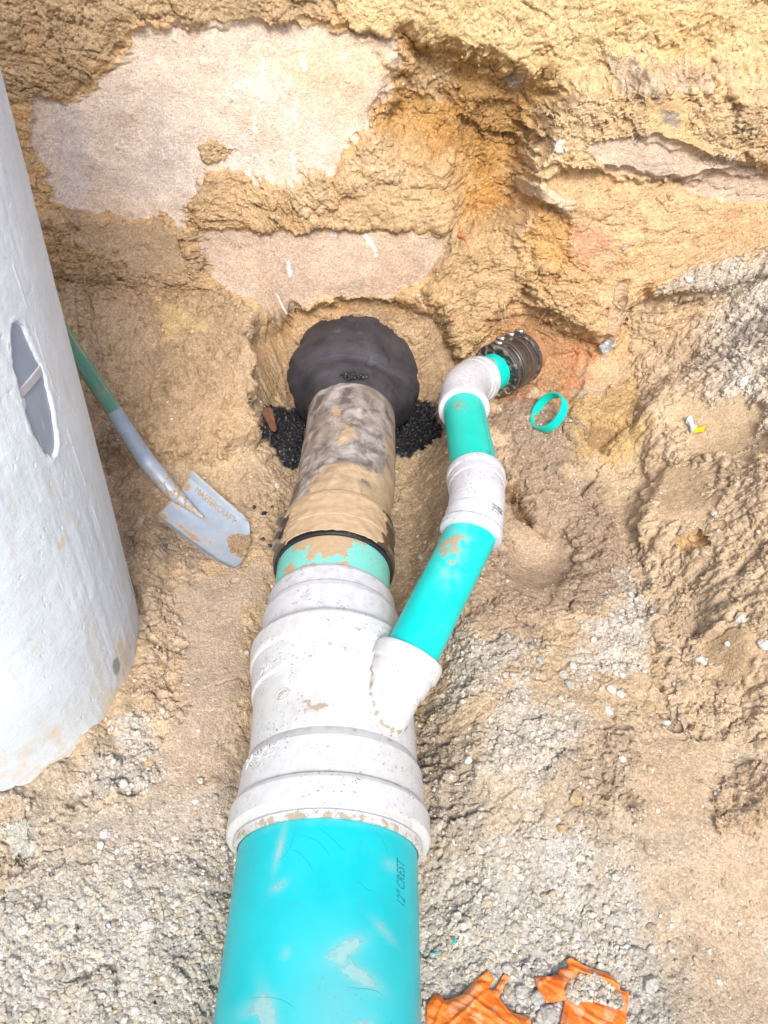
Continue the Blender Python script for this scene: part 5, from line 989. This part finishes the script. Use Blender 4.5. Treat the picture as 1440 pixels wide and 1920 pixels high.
# ------------------------------------------------------------------ 13 gloves
t = NT('orange nitrile'); a1 = t.noise(25, 4); v_ = t.n('ShaderNodeTexVoronoi'); v_.inputs['Scale'].default_value = 420; t.l(t.tc(), v_.inputs['Vector'])
c = t.mix(t.ramp(a1, [(.3, 0.), (.7, 1.)]), tuple(lin((240, 108, 20)) * .9), tuple(lin((252, 142, 52)) * .9))
da = t.attr('dirt'); c = t.mix(t.math('MULTIPLY', da, .6), c, tuple(lin((225, 170, 130)) * K)); t.bump(v_.outputs[0], .5, .0012); t.b.inputs['Subsurface Weight'].default_value = .05; M_GLOVE = t.out(c, .45)
def glove(poly, seed, lab, folds):
    P_ = np.array([(u_, float(np.interp(v_, _vt, _Yt))) for u_, v_ in poly]); h_ = .0011
    xs = np.arange(P_[:, 0].min() - .004, P_[:, 0].max() + .004, h_); ys = np.arange(P_[:, 1].min() - .004, P_[:, 1].max() + .004, h_)
    X, Y = np.meshgrid(xs, ys); d = polydist(X, Y, [tuple(q_) for q_ in P_]); ins = d > 0
    bz = floor_z(X, Y)
    for ax_ in (0, 1): bz = np.max([np.roll(bz, sft, ax_) for sft in range(-4, 5)], 0)
    k = 17; ker = np.ones(k) / k          # the film bridges the gaps between stones
    for ax_ in (0, 1): bz = np.apply_along_axis(lambda m_: np.convolve(np.pad(m_, k // 2, 'edge'), ker, 'valid'), ax_, bz)
    hh = .004 + .006 * ss(d / .012) + .006 * ss(d / .012) * fbm(X + .4 * Y, Y * .6, .030, 2, seed) + .0016 * ss(d / .006) * (1 - np.abs(fbm(X * .6 + Y, Y * .5, .022, 2, seed + 3)) * 4)
    for (ax0, ay0, ax1, ay1, hf) in folds:
        ex, ey = ax1 - ax0, ay1 - ay0; tt = np.clip(((X - ax0) * ex + (Y - ay0) * ey) / (ex * ex + ey * ey), 0, 1); dd = np.hypot(X - ax0 - ex * tt, Y - ay0 - ey * tt)
        hh = hh + hf * np.exp(-(dd / .0035) ** 2) * ss(d / .003)
    Zt_ = bz + hh; Zb = bz + .001 + .0 * hh
    reach = np.zeros(X.shape, bool); reach.flat[np.argmax(d)] = True
    cell = ins[:-1, :-1] & ins[1:, :-1] & ins[:-1, 1:] & ins[1:, 1:]; rc = np.zeros(cell.shape, bool); k0 = np.argmax(np.where(cell, d[:-1, :-1], -1)); rc.flat[k0] = True
    while True:
        nx = rc.copy(); nx[1:] |= rc[:-1]; nx[:-1] |= rc[1:]; nx[:, 1:] |= rc[:, :-1]; nx[:, :-1] |= rc[:, 1:]; nx &= cell
        if (nx == rc).all(): break
        rc = nx
    ins = np.zeros(X.shape, bool); ins[:-1, :-1] |= rc; ins[1:, :-1] |= rc; ins[:-1, 1:] |= rc; ins[1:, 1:] |= rc
    idx = -np.ones(X.shape, int); idx[ins] = np.arange(ins.sum()); n_ = ins.sum()
    a_, b_, c_, d_ = idx[:-1, :-1], idx[:-1, 1:], idx[1:, 1:], idx[1:, :-1]; okq = rc
    q_ = np.stack([a_[okq], b_[okq], c_[okq], d_[okq]], -1)
    ed = {}
    for f_ in q_:
        for z_ in range(4):
            e_ = (f_[z_], f_[(z_ + 1) % 4])
            if (e_[1], e_[0]) in ed: del ed[(e_[1], e_[0])]
            else: ed[e_] = 1
    side = np.array([(e_[1], e_[0], e_[0] + n_, e_[1] + n_) for e_ in ed])
    V_ = np.concatenate([np.stack([X[ins], Y[ins], Zt_[ins]], -1), np.stack([X[ins], Y[ins], Zb[ins]], -1)])
    dz = np.clip(.9 * ss((fbm(X, Y, .03, 3, seed + 9) - .05) / .15)[ins], 0, 1)
    o = mesh_obj('rubber_glove', V_, np.concatenate([q_, q_[:, ::-1] + n_, side]), M_GLOVE, None, True, {'dirt': np.concatenate([dz, dz])})
    sm_ = o.modifiers.new('soft', 'SMOOTH'); sm_.factor = .6; sm_.iterations = 6
    tag(o, lab, 'glove', 'orange rubber gloves on the gravel'); return o
def gfold(poly, pairs): 
    out_ = []
    for a_, b_, h_ in pairs:
        p0, p1 = poly[a_], poly[b_]; out_.append((p0[0], np.interp(p0[1], _vt, _Yt), p1[0], np.interp(p1[1], _vt, _Yt), h_))
    return out_
glove(GLOVE_A, 301, 'crumpled orange glove with two fingers up, touching the big teal pipe', gfold(GLOVE_A, [(4, 15, .004), (9, 13, .004), (12, 15, .005), (5, 11, -.003), (3, 16, .003), (8, 16, .004)]))
glove(GLOVE_B, 311, 'crumpled orange glove heaped with grey gravel, right of the other glove', gfold(GLOVE_B, [(3, 10, .004), (0, 13, .004), (2, 8, .004), (14, 12, .004), (17, 2, .004), (11, 12, .003)]))
GP = np.array([(u_, float(np.interp(v_, _vt, _Yt))) for u_, v_ in GLOVE_STONES]); mn, mx = GP.min(0), GP.max(0)
q_ = RS.uniform(size=(2600, 2)) * (mx - mn) + mn; dd = polydist(q_[:, 0] + .004 * RS.normal(size=2600) * 0, q_[:, 1], [tuple(z_) for z_ in GP]); q_ = q_[dd > 0][:620]; n = len(q_)
r = powr(n, .002, .0085, 1.6); z_ = floor_z(q_[:, 0], q_[:, 1]) + .013 + RS.uniform(0, .006, n)
cc = GREYS[RS.randint(0, len(GREYS), n)] * RS.uniform(.85, 1.1, (n, 1))
tag(stones_mesh('gravel_on_glove', np.stack([q_[:, 0], q_[:, 1], z_], -1), np.tile([[0, 0, 1.]], (n, 1)), r, cc, MSTONE, 2, 66, .12, .8), 'grey gravel piled on the right-hand orange glove', None, None, 'stuff')

# ------------------------------------------------------------------ small finds
def place(o, loc, n=None):
    o.location = loc; return o
# striped and yellow scrap of corrugated plastic
a, b, c = at(*SPOT['scrap']); scp = empty('plastic_scrap'); tag(scp, 'torn scrap of ribbed white and yellow plastic on the right heap', 'litter')
ey = nrm(np.array([.75, -.62, -.1])); ey = nrm(ey - b * ey.dot(b)); ex = np.cross(ey, b)
def scrap(name, s0, s1, w0, mat, wob, seed):
    n1, n2 = 40, 16; S, T = np.meshgrid(np.linspace(s0, s1, n1), np.linspace(-1, 1, n2), indexing='ij')
    wd = w0 * (1 + .25 * np.sin(S * 160 + seed)); hgt = .009 + .008 * (1 - T ** 2) + wob * np.sin(S * 1400)
    P_ = a + ey * S[..., None] + ex * (T * wd + .010 * np.sin(S * 90 + 1))[..., None] + b * hgt[..., None]; P2 = P_ - b * .0015
    n_ = n1 * n2; g = grid_faces(n1, n2); e = []
    ring = [(0, j) for j in range(n2)] + [(i, n2 - 1) for i in range(1, n1)] + [(n1 - 1, j) for j in range(n2 - 2, -1, -1)] + [(i, 0) for i in range(n1 - 2, 0, -1)]
    for k in range(len(ring)):
        p_, q_ = ring[k], ring[(k + 1) % len(ring)]; a_ = p_[0] * n2 + p_[1]; b_ = q_[0] * n2 + q_[1]; e.append((a_, b_, b_ + n_, a_ + n_))
    mesh_obj(name, np.concatenate([P_, P2]).reshape(-1, 3), np.concatenate([g, g[:, ::-1] + n_, np.array(e)]), mat, scp)
scrap('ribbed_part', -.026, .010, .011, plastic_mat('white ribbed plastic', lin((205, 208, 215)) * K, .4), .0012, 0)
scrap('yellow_tip', .010, .032, .012, plastic_mat('yellow plastic', lin((245, 205, 40)) * .9, .4), .0, 2)
# rust brown shard by the alcove
def slab(name, c_, ex, ey, L, W, th_, mat, seed, taper=.3):
    ex = nrm(ex); ey = nrm(np.array(ey) - ex * np.dot(ey, ex)); ez = np.cross(ex, ey); n1, n2 = 24, 12
    S, T = np.meshgrid(np.linspace(-1, 1, n1), np.linspace(-1, 1, n2), indexing='ij')
    wd = W / 2 * (1 - taper * (S + 1) / 2) * np.sqrt(np.clip(1 - (np.abs(S) ** 6), 0.02, 1)) * (1 + .2 * fbm(S * .1, T * 0 + seed, .05, 3, seed))
    th2 = th_ / 2 * np.sqrt(np.clip(1 - T ** 4, .05, 1)); nz_ = fbm(S * .1, T * .1, .05, 3, seed + 1) * th_ * .5
    t_ = c_ + ex * (S * L / 2)[..., None] + ey * (T * wd)[..., None] + ez * (th2 + nz_)[..., None]; b_ = t_ - ez * (2 * th2)[..., None]
    n_ = n1 * n2; g = grid_faces(n1, n2); e = []
    ring = [(0, j) for j in range(n2)] + [(i, n2 - 1) for i in range(1, n1)] + [(n1 - 1, j) for j in range(n2 - 2, -1, -1)] + [(i, 0) for i in range(n1 - 2, 0, -1)]
    for k in range(len(ring)):
        p_, q_ = ring[k], ring[(k + 1) % len(ring)]; x_ = p_[0] * n2 + p_[1]; y_ = q_[0] * n2 + q_[1]; e.append((x_, y_, y_ + n_, x_ + n_))
    return mesh_obj(name, np.concatenate([t_, b_]).reshape(-1, 3), np.concatenate([g, g[:, ::-1] + n_, np.array(e)]), mat, None, False)
t = NT('rust'); x = t.noise(80, 6); t.bump(x, .6, .002); M_RUST = t.out(t.mix(x, (.03, .012, .006), (.22, .09, .04)), .8)
a, b, c = at(*SPOT['shard']); tag(slab('rusty_shard', a + b * .012 + np.array([.0, -.015, .02]), np.array([.35, -.45, -.75]), np.array([.9, .2, .3]), .075, .035, .006, M_RUST, 5, .5), 'rust brown shard sticking up left of the bitumen crumbs', 'shard')
t = NT('cloudy glass'); x = t.noise(70, 4); t.b.inputs['Transmission Weight'].default_value = .35; M_GLASS = t.out(t.mix(t.ramp(x, [(.4, 0.), (.6, 1.)]), (.35, .38, .42), (.75, .82, .88)), .15)
a, b, c = at(*SPOT['glass']); tag(slab('glass_shard', a + b * .008, np.array([.5, -.1, .8]), np.array([.8, -.3, -.5]), .050, .036, .008, M_GLASS, 7, .2), 'shiny bluish broken glass piece in the wall right of the coupling', 'shard')
a, b, c = at(*SPOT['sliver']); tag(slab('glass_sliver', a + b * .004, np.array([.8, .1, .6]), np.array([.6, -.3, -.7]), .034, .006, .003, M_GLASS, 9, .4), 'thin pale glass sliver below the bluish broken glass', 'shard')
M_SHV = plastic_mat('teal shaving', TEAL, .4)
for k, ex_, L, lab in (('shave1', (.95, .05, 0), .018, 'straight teal plastic shaving on the gravel beside the big pipe'), ('shave2', (.6, .8, 0), .010, 'tiny teal plastic chip right of the straight shaving')):
    a, b, c = at(*SPOT[k]); tag(slab('pipe_shaving', a + b * .006, np.array(ex_), np.array([-ex_[1], ex_[0], 0.]), L, .003 if k == 'shave1' else .006, .0015, M_SHV, 3), lab, 'plastic shaving', 'teal shavings beside the big pipe')
M_ROOT = NT('orange root').out(tuple(lin((205, 100, 62)) * K), .6); M_ROOTP = NT('pale root').out(tuple(lin((222, 200, 160)) * K), .7)
def root_(name, pts2, r_, mat, lab):
    P_ = []
    for (u_, v_, o_) in pts2:
        a, b, c = at(u_, v_); P_.append(a + b * o_)
    q_ = spl(P_, 8); rd = r_ * np.interp(np.linspace(0, 1, len(q_)), [0, .1, .7, 1], [.6, 1, .8, .2]); tag(tube(name, q_, rd, mat, None, 10), lab, 'root')
r1, r2 = SPOT['redroot1'], SPOT['redroot2']
root_('red_root', [(r1[0] - .005, r1[1], .004), (r1[0], r1[1] - .03, .006), ((r1[0] + r2[0]) / 2, (r1[1] + r2[1]) / 2, .006), (r2[0], r2[1], .003)], .0028, M_ROOT, 'bent orange root at the right end of the lower smooth clay face')

for k, lab in (('hair1', 'thin pale root hair hanging over the hollow between collar and coupling'), ('hair2', 'thin pale root hair hanging above the black clamped coupling')):
    r_ = SPOT[k]; root_('pale_root', [(r_[0] + .006, r_[1], .002), (r_[0] + .002, r_[1] - .02, .014), (r_[0], r_[1] - .045, .016), (r_[0] - .012, r_[1] - .060, .020)], .0010, M_ROOTP, lab)

M_SCR = NT('dark teal scratch').out((.0, .26, .30), .6)
for k, (x0, y0, x1, y1) in enumerate(((-.045, .505, .005, .47), (-.060, .480, -.020, .452), (-.02, .512, .03, .485), (.045, .440, .075, .430), (-.075, .475, -.055, .505), (.035, .300, .09, .285), (-.10, .285, -.03, .262), (.07, .52, .10, .49))):
    q_ = np.linspace(0, 1, 14); xx = x0 + (x1 - x0) * q_ + .004 * np.sin(q_ * 3.1); yy = y0 + (y1 - y0) * q_ + .006 * np.sin(q_ * 3.1 + k)
    a_ = np.arcsin(xx / .159); tube('scratch_line', np.stack([AX[0] + .1591 * np.sin(a_), yy, AX[1] + .1591 * np.cos(a_)], -1), np.interp(q_, [0, .2, .8, 1], [.00006, .00024, .00024, .00006]), M_SCR, big, 6)
